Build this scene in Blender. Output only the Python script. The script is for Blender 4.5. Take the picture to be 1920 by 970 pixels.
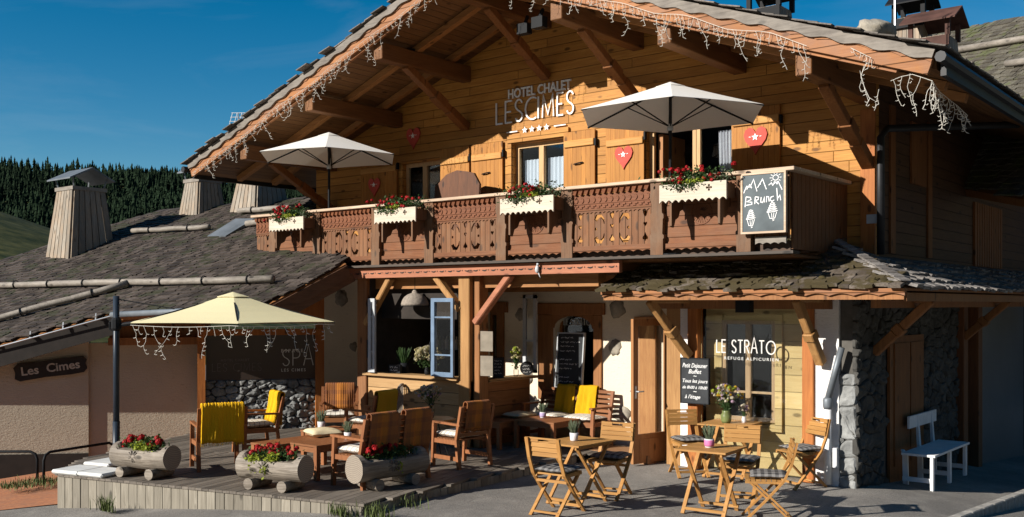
import bpy, bmesh, math, random
from mathutils import Vector, Matrix, noise
rnd = random.Random(11)
R = math.radians
for o in list(bpy.data.objects): bpy.data.objects.remove(o)
SC = bpy.context.scene; COL = SC.collection
# ------------------------------------------------------------ camera, sky, sun, exposure
YAW = R(39); cA, sA = math.cos(YAW), math.sin(YAW); F = 1867.0; CAM = Vector((7.29, -12.66, 2.35))
cd = bpy.data.cameras.new('camera'); cam = bpy.data.objects.new('camera', cd); COL.objects.link(cam)
cam.location = CAM; cam.rotation_euler = (R(90), 0, YAW); cd.sensor_width = 36; cd.lens = 36*F/1920
cd.shift_y = 85/1920; cd.clip_end = 5000; cd.clip_start = .05; SC.camera = cam
SUN = Vector((.43, 1, -.51)).normalized()
W = bpy.data.worlds.new('World'); SC.world = W; W.use_nodes = True
nt = W.node_tree; sky = nt.nodes.new('ShaderNodeTexSky'); sky.sky_type = 'NISHITA'; sky.sun_disc = False
sky.sun_elevation = math.asin(-SUN.z); sky.sun_rotation = math.atan2(-SUN.x, -SUN.y)
sky.altitude = 1500; sky.air_density = 1.0; sky.dust_density = 0.05; sky.ozone_density = 1.6
hs = nt.nodes.new('ShaderNodeHueSaturation'); hs.inputs['Saturation'].default_value = 1.55; hs.inputs['Hue'].default_value = .491; nt.links.new(sky.outputs[0], hs.inputs['Color'])
tc = nt.nodes.new('ShaderNodeTexCoord'); mp_ = nt.nodes.new('ShaderNodeMapping'); mp_.inputs['Scale'].default_value = (2.2, 2.2, 9); mp_.inputs['Rotation'].default_value = (.25, .1, .4)
cn = nt.nodes.new('ShaderNodeTexNoise'); cn.inputs['Scale'].default_value = 1.3; cn.inputs['Detail'].default_value = 9; cn.inputs['Roughness'].default_value = .6; cn.inputs['Distortion'].default_value = .7
nt.links.new(tc.outputs['Generated'], mp_.inputs[0]); nt.links.new(mp_.outputs[0], cn.inputs[0]); cr_ = nt.nodes.new('ShaderNodeValToRGB'); cr_.color_ramp.elements[0].position = .48; cr_.color_ramp.elements[0].color = (0, 0, 0, 1); cr_.color_ramp.elements[1].position = .78; cr_.color_ramp.elements[1].color = (.16, .16, .16, 1)
nt.links.new(cn.outputs[0], cr_.inputs[0]); mxs = nt.nodes.new('ShaderNodeMix'); mxs.data_type = 'RGBA'; mxs.inputs[7].default_value = (5.2, 6.2, 7.4, 1)
nt.links.new(cr_.outputs[0], mxs.inputs[0]); nt.links.new(hs.outputs[0], mxs.inputs[6]); nt.links.new(mxs.outputs[2], nt.nodes['Background'].inputs[0]); nt.nodes['Background'].inputs[1].default_value = .057
sl = bpy.data.lights.new('sun', 'SUN'); sl.energy = 5.0; sl.angle = R(.5); sl.color = (1, .94, .85)
so = bpy.data.objects.new('sun', sl); COL.objects.link(so); so.rotation_euler = SUN.to_track_quat('-Z', 'Y').to_euler(); so.location = (-10, -20, 15)
SC.view_settings.view_transform = 'Standard'; SC.view_settings.look = 'None'; SC.view_settings.gamma = 1; SC.view_settings.exposure = .7
SC.render.engine = 'CYCLES'

# ------------------------------------------------------------ measuring helpers (points on real planes of the place)
def ray(u, v):
    r = (u-960)/F; t = (570-v)/F
    return Vector((-sA+r*cA, cA+r*sA, t))
def PY(u, v, Y): d = ray(u, v); return CAM+d*((Y-CAM.y)/d.y)
def PX(u, v, X): d = ray(u, v); return CAM+d*((X-CAM.x)/d.x)
def PZ(u, v, Z): d = ray(u, v); return CAM+d*((Z-CAM.z)/d.z)
def PD(u, v, D): return CAM+ray(u, v)*D
def PP(u, v, p, n): d = ray(u, v); return CAM+d*((p-CAM).dot(n)/d.dot(n))
def LD(l, d, z=0): return Vector((CAM.x+l*cA-d*sA, CAM.y+l*sA+d*cA, z))
def lat(p): return (p[0]-CAM.x)*cA+(p[1]-CAM.y)*sA
def dep(p): return -(p[0]-CAM.x)*sA+(p[1]-CAM.y)*cA
RT = Vector((cA, sA, 0)); FW = Vector((-sA, cA, 0)); UP = Vector((0, 0, 1))

# ------------------------------------------------------------ materials
MATS = {}
class NT:
    def __init__(s, name):
        s.m = bpy.data.materials.new(name); s.m.use_nodes = True; s.t = s.m.node_tree; s.t.nodes.clear()
        s.out = s.n('OutputMaterial'); s.b = s.n('BsdfPrincipled'); s.l(s.b.outputs[0], s.out.inputs[0]); MATS[name] = s.m
    def n(s, t, **k):
        x = s.t.nodes.new('ShaderNode'+t)
        for a, b in k.items(): setattr(x, a, b)
        return x
    def l(s, a, b): s.t.links.new(a, b)
    def math(s, op, a, b=None):
        x = s.n('Math', operation=op)
        for i, q in enumerate((a, b)):
            if q is None: continue
            if isinstance(q, (int, float)): x.inputs[i].default_value = q
            else: s.l(q, x.inputs[i])
        return x.outputs[0]
    def mix(s, f, a, b, bt='MIX'):
        x = s.n('Mix', data_type='RGBA', blend_type=bt)
        for sock, q in ((x.inputs[0], f), (x.inputs[6], a), (x.inputs[7], b)):
            if isinstance(q, (int, float)): sock.default_value = q
            elif isinstance(q, tuple): sock.default_value = q+(1,) if len(q) == 3 else q
            else: s.l(q, sock)
        return x.outputs[2]
    def noise(s, co, sc, det=4, rough=.55, dist=0):
        x = s.n('TexNoise'); x.inputs['Scale'].default_value = sc; x.inputs['Detail'].default_value = det
        x.inputs['Roughness'].default_value = rough; x.inputs['Distortion'].default_value = dist
        if co is not None: s.l(co, x.inputs[0])
        return x.outputs[0]
    def ramp(s, f, pts):
        x = s.n('ValToRGB'); e = x.color_ramp.elements
        while len(e) < len(pts): e.new(.5)
        for i, (p, c) in enumerate(pts):
            e[i].position = p; e[i].color = (c, c, c, 1) if isinstance(c, (int, float)) else c+(1,)
        s.l(f, x.inputs[0]); return x.outputs[0]
    def co(s, scale=(1, 1, 1)):
        c = s.n('TexCoord'); m = s.n('Mapping'); m.inputs['Scale'].default_value = scale
        s.l(c.outputs['Object'], m.inputs[0]); return m.outputs[0]
    def bump(s, h, st=.3, d=.01):
        x = s.n('Bump'); x.inputs['Strength'].default_value = st; x.inputs['Distance'].default_value = d
        s.l(h, x.inputs['Height']); s.l(x.outputs[0], s.b.inputs['Normal'])
    def fin(s, col, rough=.7, spec=.3):
        if isinstance(col, tuple): s.b.inputs['Base Color'].default_value = col+(1,)
        else: s.l(col, s.b.inputs['Base Color'])
        if isinstance(rough, (int, float)): s.b.inputs['Roughness'].default_value = rough
        else: s.l(rough, s.b.inputs['Roughness'])
        s.b.inputs['Specular IOR Level'].default_value = spec; return s.m
def wood(name, c1, c2, along='X', plank=None, pw=.15, groove=.25, rough=.62, island=.0, knots=True, weather=None, gscale=1.0, length=None, bump=.35):
    s = NT(name); ax = 'XYZ'.index(along)
    sc = [14*gscale]*3; sc[ax] = 1.1*gscale
    oi = s.n('ObjectInfo')
    base = s.n('TexCoord').outputs['Object']
    sep = s.n('SeparateXYZ'); s.l(base, sep.inputs[0])
    off = s.n('VectorMath', operation='ADD'); s.l(base, off.inputs[0])
    rv = s.math('MULTIPLY', oi.outputs['Random'], 31.0)
    geo = s.n('NewGeometry'); isl = geo.outputs['Random Per Island']
    if island: rv = s.math('ADD', rv, s.math('MULTIPLY', isl, 57.0))
    pid = None
    if plank:
        q = s.math('DIVIDE', sep.outputs['XYZ'.index(plank)], pw); fl = s.math('FLOOR', q); fr = s.math('FRACT', q)
        if length:
            wn0 = s.n('TexWhiteNoise', noise_dimensions='1D'); s.l(fl, wn0.inputs['W'])
            q2 = s.math('ADD', s.math('DIVIDE', sep.outputs[ax], length), s.math('MULTIPLY', wn0.outputs[0], 7.3))
            fl2 = s.math('FLOOR', q2); fr2 = s.math('FRACT', q2)
            fl = s.math('ADD', fl, s.math('MULTIPLY', fl2, 17.37))
        wn = s.n('TexWhiteNoise', noise_dimensions='1D'); s.l(fl, wn.inputs['W']); pid = wn.outputs[0]
        rv = s.math('ADD', rv, s.math('MULTIPLY', pid, 43.0))
    s.l(rv, off.inputs[1])
    mp = s.n('Mapping'); mp.inputs['Scale'].default_value = sc; s.l(off.outputs[0], mp.inputs[0])
    g = s.noise(mp.outputs[0], 1.6, 8, .62, 1.2)
    g = s.ramp(g, [(.3, 0.0), (.72, 1.0)])
    col = s.mix(g, c2, c1)
    big = s.noise(off.outputs[0], .9, 3)
    col = s.mix(s.ramp(big, [(.3, .35), (.65, 0.0)]), col, tuple(x*.55 for x in c2))
    if pid is not None: col = s.mix(s.math('MULTIPLY', pid, .5), col, tuple(x*.5 for x in c2))
    if island: col = s.mix(s.math('MULTIPLY', isl, island), col, tuple(x*.42 for x in c2))
    h = g
    if knots:
        m2 = s.n('Mapping'); k2 = [7, 7, 7]; k2[ax] = 3.2; m2.inputs['Scale'].default_value = k2; s.l(off.outputs[0], m2.inputs[0])
        vo = s.n('TexVoronoi'); vo.inputs['Scale'].default_value = .7; s.l(m2.outputs[0], vo.inputs[0])
        kk = s.ramp(vo.outputs['Distance'], [(.09, .9), (.17, 0.0)])
        col = s.mix(kk, col, tuple(x*.3 for x in c2))
    if weather:
        wz = s.noise(off.outputs[0], 2.3, 6, .65); wm = s.n('Mapping'); 
        col = s.mix(s.ramp(wz, [(.42, 0.0), (.7, weather[1])]), col, weather[0])
    if plank:
        e = s.math('MULTIPLY', s.math('SUBTRACT', fr, .5), 2); e = s.math('ABSOLUTE', e)
        gr = s.ramp(e, [(1-.012/pw*1.0, 0.0), (1-.004/pw, 1.0)])
        if length:
            e2 = s.math('ABSOLUTE', s.math('MULTIPLY', s.math('SUBTRACT', fr2, .5), 2))
            gr = s.math('MAXIMUM', gr, s.ramp(e2, [(1-.012/length, 0.0), (1-.004/length, 1.0)]))
        col = s.mix(s.math('MULTIPLY', gr, groove*2.4), col, tuple(x*.12 for x in c2))
        h = s.math('SUBTRACT', s.math('MULTIPLY', g, .15), s.math('MULTIPLY', gr, 1.0))
        s.bump(h, .8, .012)
    else: s.bump(h, bump, .004)
    return s.fin(col, rough)
def plain(name, c, rough=.6, var=.25, nscale=6, metal=0, bump=0, bscale=40, island=0, spec=.3):
    s = NT(name); co = s.co(); n = s.noise(co, nscale, 5)
    col = s.mix(s.ramp(n, [(.3, 0.0), (.7, 1.0)]), tuple(x*(1-var) for x in c), tuple(min(1, x*(1+var*.6)) for x in c))
    if island:
        g = s.n('NewGeometry'); col = s.mix(s.math('MULTIPLY', g.outputs['Random Per Island'], island), col, tuple(x*.35 for x in c))
    if bump: s.bump(s.noise(co, bscale, 6, .6), bump, .01)
    s.fin(col, rough, spec); s.b.inputs['Metallic'].default_value = metal; return s.m
facade_w = wood('facade_boards', (.60, .295, .065), (.40, .165, .03), 'X', 'Z', .148, .3, length=3.4)
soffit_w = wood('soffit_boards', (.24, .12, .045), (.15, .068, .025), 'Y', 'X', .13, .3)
shutter_w = wood('shutter_boards', (.52, .235, .045), (.38, .15, .025), 'Z', 'X', .085, .35)
batten_w = wood('batten_wood', (.58, .30, .085), (.42, .19, .045), 'X')
beam_y = wood('beam_wood_deep', (.22, .095, .032), (.12, .048, .015), 'Y')
beam_x = wood('beam_wood_wide', (.40, .19, .065), (.24, .1, .03), 'X')
beam_z = wood('post_wood', (.44, .245, .09), (.27, .13, .042), 'Z')
brace_w = wood('brace_wood', (.26, .105, .032), (.15, .055, .016), 'Z')
fascia_w = wood('fascia_wood', (.44, .19, .06), (.28, .10, .028), 'X', 'Z', .155, .3, weather=((.22, .12, .08), .6))
red_w = wood('red_stained_wood', (.42, .17, .09), (.30, .105, .055), 'X')
balc_z = wood('balcony_boards', (.26, .105, .036), (.135, .05, .017), 'Z', 'X', .1, .3, weather=((.17, .10, .055), .5))
balc_x = wood('balcony_panel_wood', (.25, .093, .03), (.145, .048, .015), 'X', 'Z', .14, .2, weather=((.18, .10, .055), .4))
balc_r = wood('carved_frieze_wood', (.21, .07, .024), (.12, .037, .012), 'X')
post_w = wood('weathered_post_wood', (.20, .095, .04), (.10, .043, .018), 'Z', weather=((.17, .125, .085), .5))
rail_w = wood('pale_rail_wood', (.62, .48, .36), (.42, .29, .19), 'X')
box_w = wood('whitewashed_wood', (.62, .55, .45), (.45, .38, .29), 'X', knots=False)
grey_x = wood('grey_weathered_wood', (.30, .265, .225), (.13, .112, .092), 'X', weather=((.38, .34, .29), .5))
grey_z = wood('grey_vertical_boards', (.40, .36, .29), (.2, .175, .135), 'Z', island=.55)
chim_w = wood('chimney_boards', (.42, .375, .31), (.20, .165, .125), 'Z', island=.5, weather=((.35, .22, .12), .5))
deck_w = wood('deck_boards', (.22, .19, .155), (.115, .098, .08), 'X', island=.6)
kiosk_w = wood('kiosk_boards', (.56, .36, .17), (.40, .23, .095), 'X', 'Z', .19, .3)
yellow_w = wood('pale_spruce_boards', (.66, .53, .27), (.52, .39, .17), 'X', 'Z', .23, .15)
post_o = wood('orange_stained_wood', (.46, .17, .04), (.28, .085, .018), 'Z')
door_w = wood('door_wood', (.42, .20, .075), (.27, .115, .04), 'Z')
frame_w = wood('window_frame_wood', (.60, .40, .20), (.45, .27, .12), 'Z', knots=False)
surround_w = wood('window_surround_wood', (.34, .15, .05), (.2, .08, .026), 'Z')
teak_x = wood('teak_slats', (.50, .27, .085), (.36, .17, .045), 'X', island=.25, knots=False)
teak_z = wood('teak_frame', (.50, .26, .08), (.34, .155, .04), 'Z', knots=False)
arm_x = wood('acacia_slats', (.34, .145, .055), (.21, .078, .028), 'X', island=.3, knots=False)
arm_z = wood('acacia_frame', (.32, .125, .045), (.2, .07, .025), 'Z', knots=False)
log_w = wood('peeled_log', (.42, .365, .30), (.13, .105, .08), 'X', weather=((.12, .10, .08), .75), bump=1.0)
logend = None
def logend_mat():
    s = NT('log_end_grain'); c = s.n('TexCoord'); w = s.n('TexWave', wave_type='RINGS', rings_direction='X')
    w.inputs['Scale'].default_value = 14; w.inputs['Distortion'].default_value = 2.5; w.inputs['Detail'].default_value = 3
    s.l(c.outputs['Object'], w.inputs[0]); n = s.noise(c.outputs['Object'], 25, 4)
    col = s.mix(w.outputs[1], (.20, .165, .13), (.34, .29, .23)); col = s.mix(s.math('MULTIPLY', n, .5), col, (.15, .12, .1))
    return s.fin(col, .8)
logend = logend_mat()
def shingle_mat(name, c1, c2, moss=None, mossamt=.5):
    s = NT(name); co = s.co(); g = s.n('NewGeometry'); r = g.outputs['Random Per Island']
    col = s.mix(r, c1, c2); n = s.noise(s.co((30, 6, 30)), 1.5, 6, .65)
    col = s.mix(s.ramp(n, [(.35, .6), (.65, 0.0)]), col, tuple(x*.4 for x in c2))
    if moss:
        m = s.noise(co, 2.2, 7, .68); col = s.mix(s.ramp(m, [(.62-.2*mossamt, 0.0), (.68-.2*mossamt, .9)]), col, moss)
    s.bump(n, .5, .01); return s.fin(col, .75, .25)
sh_left = shingle_mat('old_shingles', (.125, .10, .085), (.03, .023, .019), (.038, .04, .022), .45)
sh_porch = shingle_mat('mossy_shingles', (.24, .20, .165), (.085, .067, .052), (.062, .048, .02), .8)
sh_side = shingle_mat('grey_shingles', (.32, .30, .28), (.15, .135, .125))
sh_top = shingle_mat('verge_shingles', (.24, .21, .185), (.09, .08, .07))
sh_far = shingle_mat('mossy_far_shingles', (.17, .155, .12), (.08, .07, .055), (.1, .11, .05), .45)
moss_m = plain('moss', (.058, .045, .016), .95, .5, 9, bump=.8, bscale=90, island=.6)
def plaster(name, c, b=.5):
    s = NT(name); co = s.co(); n = s.noise(co, 1.3, 5); f = s.noise(co, 38, 8, .7); m = s.noise(s.co((9, 9, 26)), 1.6, 5, .6)
    col = s.mix(s.ramp(n, [(.3, .0), (.7, .5)]), c, tuple(x*.78 for x in c))
    col = s.mix(s.ramp(m, [(.64, 0.0), (.7, .55)]), col, tuple(x*.45 for x in c))
    s.bump(s.math('ADD', f, s.math('MULTIPLY', m, 1.5)), b, .02); return s.fin(col, .9, .15)
cream = plaster('cream_plaster', (.68, .60, .47), .25)
wingp = plaster('rough_render', (.41, .355, .275), .35)
whitep = plaster('white_render', (.78, .76, .74), .5)
stone_m = plain('rubble_stone', (.26, .265, .26), .9, .4, 5, bump=.9, bscale=22, island=.6)
mortar_m = plain('dark_mortar', (.10, .093, .083), .95, .3, 8)
rock_m = plain('field_stone', (.30, .27, .22), .9, .35, 8, bump=.7, bscale=25)
asph = NT('asphalt'); co = asph.co(); a1 = asph.noise(co, 90, 3, .8); a2 = asph.noise(co, .6, 6, .6); vv = asph.n('TexVoronoi'); vv.inputs['Scale'].default_value = 75; asph.l(co, vv.inputs[0])
c0 = asph.mix(asph.ramp(a1, [(.35, 0.0), (.68, 1.0)]), (.125, .115, .104), (.39, .36, .32)); c0 = asph.mix(asph.ramp(a2, [(.35, .5), (.65, 0.0)]), c0, (.075, .072, .07))
cr = asph.n('TexVoronoi', feature='DISTANCE_TO_EDGE'); cr.inputs['Scale'].default_value = .55; cw = asph.n('TexNoise'); cw.inputs['Scale'].default_value = 2; cw.inputs['Detail'].default_value = 5; asph.l(co, cw.inputs[0])
ad = asph.n('Mix', data_type='RGBA'); ad.inputs[0].default_value = .35; asph.l(co, ad.inputs[6]); asph.l(cw.outputs['Color'], ad.inputs[7]); asph.l(ad.outputs[2], cr.inputs[0])
a3 = asph.noise(co, 2.4, 8, .7); c0 = asph.mix(asph.ramp(a3, [(.5, 0.0), (.72, .55)]), c0, (.30, .28, .25)); a4 = asph.noise(co, 30, 5, .75); c0 = asph.mix(asph.ramp(a4, [(.3, .7), (.45, 0.0)]), c0, (.04, .038, .036))
c0 = asph.mix(asph.ramp(cr.outputs[0], [(.001, .35), (.004, 0.0)]), c0, (.03, .03, .03))
asph.bump(asph.math('ADD', a1, vv.outputs[0]), .5, .006); ASPH = asph.fin(c0, .88, .2)
pav = NT('orange_paving'); co = pav.co(); br = pav.n('TexBrick'); br.inputs['Scale'].default_value = 7; br.inputs['Color1'].default_value = (.42, .17, .075, 1); br.inputs['Color2'].default_value = (.33, .125, .06, 1)
br.inputs['Mortar'].default_value = (.2, .12, .08, 1); br.inputs['Mortar Size'].default_value = .012; pav.l(co, br.inputs[0]); PAV = pav.fin(pav.mix(pav.ramp(pav.noise(co, 5, 6), [(.4, .0), (.7, .5)]), br.outputs[0], (.22, .12, .08)), .85)
grass_m = NT('meadow_grass'); co = grass_m.co(); gg = grass_m.noise(co, .35, 9, .75)
GRASS = grass_m.fin(grass_m.mix(grass_m.ramp(gg, [(.4, 0.0), (.62, 1.0)]), (.022, .034, .010), (.105, .10, .035)), .95, .1)
blade_m = plain('grass_blades', (.10, .13, .035), .7, .3, 5, island=.5)
def leafm(name, c, tr=.35, isl=.6):
    s = NT(name); g = s.n('NewGeometry'); col = s.mix(s.math('MULTIPLY', g.outputs['Random Per Island'], isl), c, tuple(x*.35 for x in c))
    s.fin(col, .6, .25); t = s.n('BsdfTranslucent'); s.l(col, t.inputs[0]); m = s.n('MixShader'); m.inputs[0].default_value = tr
    s.l(s.b.outputs[0], m.inputs[1]); s.l(t.outputs[0], m.inputs[2]); s.l(m.outputs[0], s.out.inputs[0]); return s.m
leaf_d = leafm('dark_green_leaves', (.05, .10, .028)); leaf_l = leafm('lime_leaves', (.36, .42, .05), .4, .4); leaf_g = leafm('grey_green_leaves', (.16, .2, .12))
petal_r = leafm('red_petals', (.42, .012, .015), .25, .45); petal_y = leafm('yellow_petals', (.7, .45, .03)); petal_w = leafm('pale_petals', (.62, .56, .42)); petal_p = leafm('lilac_petals', (.5, .36, .46))
dried = leafm('dried_cream_flowers', (.62, .55, .30), .3, .6)
needle = plain('conifer_needles', (.015, .027, .014), .95, .5, .02, island=.35, spec=.05)
def cloth(name, c, tr=.0, stripes=None, rough=.9):
    s = NT(name); col = c; co = s.n('TexCoord').outputs['Object']; n = s.noise(co, 60, 3)
    if stripes:
        sep = s.n('SeparateXYZ'); s.l(co, sep.inputs[0]); kind, c2, w = stripes
        def line(ax, ww, th): return s.math('GREATER_THAN', s.math('FRACT', s.math('ADD', s.math('DIVIDE', sep.outputs[ax], ww), .31)), th)
        if kind == 'check':
            a = line(0, w, .5); b = line(1, w, .5); col = s.mix(s.math('MULTIPLY', s.math('ADD', a, b), .5), c, c2)
        elif kind == 'window':
            a = line(0, w, .86); b = line(1, w, .86); col = s.mix(s.math('MAXIMUM', a, b), c, c2)
        elif kind == 'plaid':
            a = line(0, w, .62); b = line(2, w, .62); d = line(0, w*2.3, .5); col = s.mix(s.math('MULTIPLY', s.math('ADD', a, b), .5), c, c2); col = s.mix(s.math('MULTIPLY', d, .45), col, (.09, .045, .05))
    col2 = s.mix(s.math('MULTIPLY', n, .35), col, tuple(x*.6 for x in c)) 
    s.bump(n, .3, .004); s.fin(col2, rough, .15)
    if tr:
        t = s.n('BsdfTranslucent'); s.l(col2, t.inputs[0]); m = s.n('MixShader'); m.inputs[0].default_value = tr
        s.l(s.b.outputs[0], m.inputs[1]); s.l(t.outputs[0], m.inputs[2]); s.l(m.outputs[0], s.out.inputs[0])
    return s.m
white_c = cloth('off_white_canvas', (.88, .86, .82), .18); yellow_c = cloth('pale_yellow_canvas', (.88, .80, .50), .18)
knit_y = cloth('yellow_knit', (.78, .44, .012), 0)
_t = knit_y.node_tree; _b = [n for n in _t.nodes if n.type == 'BUMP'][0]; _w = _t.nodes.new('ShaderNodeTexWave'); _w.inputs['Scale'].default_value = 18; _w.inputs['Distortion'].default_value = 2; _c = _t.nodes.new('ShaderNodeTexCoord'); _t.links.new(_c.outputs['Object'], _w.inputs[0]); _t.links.new(_w.outputs[1], _b.inputs['Height']); _b.inputs['Strength'].default_value = .8; _b.inputs['Distance'].default_value = .015; olive_c = cloth('mustard_olive_cloth', (.42, .27, .02), 0)
plaid_o = cloth('orange_plaid', (.40, .15, .03), 0, ('plaid', (.22, .085, .035), .17))
checkb = cloth('black_check', (.028, .028, .03), 0, ('check', (.26, .25, .24), .075)); cushw = cloth('white_check', (.70, .66, .58), 0, ('window', (.25, .22, .18), .075))
cushc = cloth('cream_cushion', (.66, .56, .36)); curt = cloth('lace_curtain', (.85, .87, .9), .3); curtc = cloth('checked_curtain', (.72, .70, .70), .3, ('check', (.35, .32, .36), .03))
black_m = plain('black_metal', (.012, .013, .015), .6, .2, 5, spec=.12); steel_m = plain('grey_metal', (.38, .40, .42), .4, .2, 5, metal=.6); bluem = plain('dark_blue_metal', (.02, .03, .045), .4, .2)
zinc = plain('zinc_sheet', (.16, .18, .20), .5, .3, 3, metal=.3); rustm = plain('rusty_sheet', (.085, .04, .03), .8, .5, 4); copper_d = plain('dark_gutter', (.02, .021, .024), .5, .3)
blue_p = plain('blue_paint', (.125, .185, .27), .5, .25, 6); greyp = plain('grey_paint', (.42, .44, .46), .6, .15); whitem = plain('white_paint', (.74, .75, .76), .5, .12)
letter_w = plain('white_letters', (.85, .84, .82), .5, .05); letter_g = plain('frosted_letters', (.55, .55, .53), .6, .05); chalk = plain('chalk', (.80, .80, .80), .95, .1, 60)
slate = plain('chalkboard', (.035, .038, .042), .85, .35, 5); slate_g = plain('grey_chalkboard', (.105, .125, .135), .85, .3, 3); sign_b = plain('dark_sign_board', (.022, .017, .014), .7, .3)
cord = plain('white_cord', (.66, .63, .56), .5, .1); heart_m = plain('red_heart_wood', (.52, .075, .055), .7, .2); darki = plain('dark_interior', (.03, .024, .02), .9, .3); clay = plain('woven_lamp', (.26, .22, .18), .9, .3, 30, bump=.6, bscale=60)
potg = plain('green_glaze', (.16, .19, .07), .35, .3, 8); potw = plain('white_pot', (.65, .62, .62), .5, .2, 30); slabm = plain('pale_plastic', (.62, .62, .60), .6, .12); kerbm = plain('kerb_stone', (.33, .31, .28), .9, .3, 12, bump=.6)
def glassm(name, tint, gl=.25):
    s = NT(name); t = s.n('BsdfTransparent'); t.inputs[0].default_value = tint+(1,); g = s.n('BsdfGlossy'); g.inputs['Roughness'].default_value = .02; g.inputs[0].default_value = (.9, .95, 1, 1)
    lw = s.n('LayerWeight'); lw.inputs[0].default_value = gl; m = s.n('MixShader'); s.l(lw.outputs['Fresnel'], m.inputs[0]); s.l(t.outputs[0], m.inputs[1]); s.l(g.outputs[0], m.inputs[2]); s.l(m.outputs[0], s.out.inputs[0]); return s.m
glass = glassm('window_glass', (.9, .93, .95), .3); glass2 = glassm('clear_glass', (.93, .93, .92), .2)
spa_m = plain('dark_spa_panel', (.05, .036, .03), .3, .15, 2, spec=.5)
frost = plain('frosted_panel', (.13, .14, .15), .4, .15, 1)

# ------------------------------------------------------------ object helpers
def wl(o):
    v = Vector((0, 0, 0))
    while o is not None: v += o.location; o = o.parent
    return v
def tag(o, label=None, cat=None, group=None, kind=None):
    if label: o['label'] = label
    if cat: o['category'] = cat
    if group: o['group'] = group
    if kind: o['kind'] = kind
    return o
def thing(name, label, cat, loc=(0, 0, 0), rz=0, group=None):
    o = bpy.data.objects.new(name, None); COL.objects.link(o); o.empty_display_size = .1
    o.location = loc; o.rotation_euler = (0, 0, R(rz)); return tag(o, label, cat, group)
class MB:
    def __init__(s): s.v = []; s.f = []; s.mi = []; s.cur = 0; s.pc = []
    def add(s, vs, fs):
        b = len(s.v); s.pc.append((b, len(s.f))); s.v += [Vector(x) for x in vs]; s.f += [tuple(b+i for i in f) for f in fs]; s.mi += [s.cur]*len(fs); return s
    def hexa(s, p):   # p: 8 points, bottom 4 ccw, top 4 ccw
        return s.add(p, [(3, 2, 1, 0), (4, 5, 6, 7), (0, 1, 5, 4), (1, 2, 6, 5), (2, 3, 7, 6), (3, 0, 4, 7)])
    def box(s, x0, x1, y0, y1, z0, z1): return s.hexa([(x0, y0, z0), (x1, y0, z0), (x1, y1, z0), (x0, y1, z0), (x0, y0, z1), (x1, y0, z1), (x1, y1, z1), (x0, y1, z1)])
    def bar(s, a, b, w, h, up=(0, 0, 1)):
        a = Vector(a); b = Vector(b); d = (b-a).normalized(); x = d.cross(Vector(up))
        if x.length < 1e-3: x = d.cross(Vector((0, 1, 0)))
        x.normalize(); y = x.cross(d); x *= w/2; y *= h/2
        return s.hexa([a-x-y, a+x-y, a+x+y, a-x+y, b-x-y, b+x-y, b+x+y, b-x+y])
    def path(s, pts, w, h, up=(0, 0, 1)):
        for a, b in zip(pts[:-1], pts[1:]): s.bar(a, b, w, h, up)
        return s
    def prism(s, loop, ext):
        n = len(loop); ext = Vector(ext); lp = [Vector(p) for p in loop]
        return s.add(lp+[p+ext for p in lp], [tuple(range(n-1, -1, -1)), tuple(range(n, 2*n))]+[(i, (i+1) % n, n+(i+1) % n, n+i) for i in range(n)])
    def tube(s, pts, r, seg=6, r1=None, cap=True):
        pts = [Vector(p) for p in pts]; n = len(pts); rings = []; ref = None
        for i, p in enumerate(pts):
            d = (pts[min(i+1, n-1)]-pts[max(i-1, 0)]).normalized()
            if ref is None: ref = d.cross(Vector((0, 0, 1)) if abs(d.z) < .9 else Vector((1, 0, 0))).normalized()
            x = (ref-d*ref.dot(d)).normalized(); y = d.cross(x); ref = x
            rr = r if r1 is None else r+(r1-r)*i/(n-1)
            rings.append([p+(x*math.cos(t)+y*math.sin(t))*rr for t in [2*math.pi*k/seg for k in range(seg)]])
        vs = [q for g in rings for q in g]; fs = []
        for i in range(n-1):
            for k in range(seg): k2 = (k+1) % seg; fs.append((i*seg+k, i*seg+k2, (i+1)*seg+k2, (i+1)*seg+k))
        if cap: fs += [tuple(range(seg-1, -1, -1)), tuple(range((n-1)*seg, n*seg))]
        return s.add(vs, fs)
    def lathe(s, c, prof, seg=16, jit=0):
        c = Vector(c); vs = []; fs = []; n = len(prof)
        for (r, z) in prof:
            for k in range(seg):
                t = 2*math.pi*k/seg; rr = r*(1+jit*rnd.uniform(-1, 1)); vs.append(c+Vector((rr*math.cos(t), rr*math.sin(t), z)))
        for i in range(n-1):
            for k in range(seg): k2 = (k+1) % seg; fs.append((i*seg+k, i*seg+k2, (i+1)*seg+k2, (i+1)*seg+k))
        fs += [tuple(range(seg-1, -1, -1)), tuple(range((n-1)*seg, n*seg))]
        return s.add(vs, fs)
    def blob(s, c, rx, ry, rz, seg=10, rings=6, jit=.12, sd=0):
        c = Vector(c); vs = []; fs = []
        for i in range(1, rings):
            ph = math.pi*i/rings
            for k in range(seg):
                t = 2*math.pi*k/seg; d = Vector((math.sin(ph)*math.cos(t), math.sin(ph)*math.sin(t), math.cos(ph)))
                q = 1+jit*2*noise.noise(d*1.7+Vector((sd, sd*.7, -sd))); d = Vector((d.x*rx, d.y*ry, d.z*rz))*q; vs.append(c+d)
        vs += [c+Vector((0, 0, rz)), c-Vector((0, 0, rz))]; T = len(vs)-2
        for i in range(rings-2):
            for k in range(seg): k2 = (k+1) % seg; fs.append((i*seg+k, (i+1)*seg+k, (i+1)*seg+k2, i*seg+k2))
        for k in range(seg): k2 = (k+1) % seg; fs += [(T, k, k2), (T+1, (rings-2)*seg+k2, (rings-2)*seg+k)]
        return s.add(vs, fs)
    def quad(s, c, x, y): c = Vector(c); return s.add([c-x-y, c+x-y, c+x+y, c-x+y], [(0, 1, 2, 3)])
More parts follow.
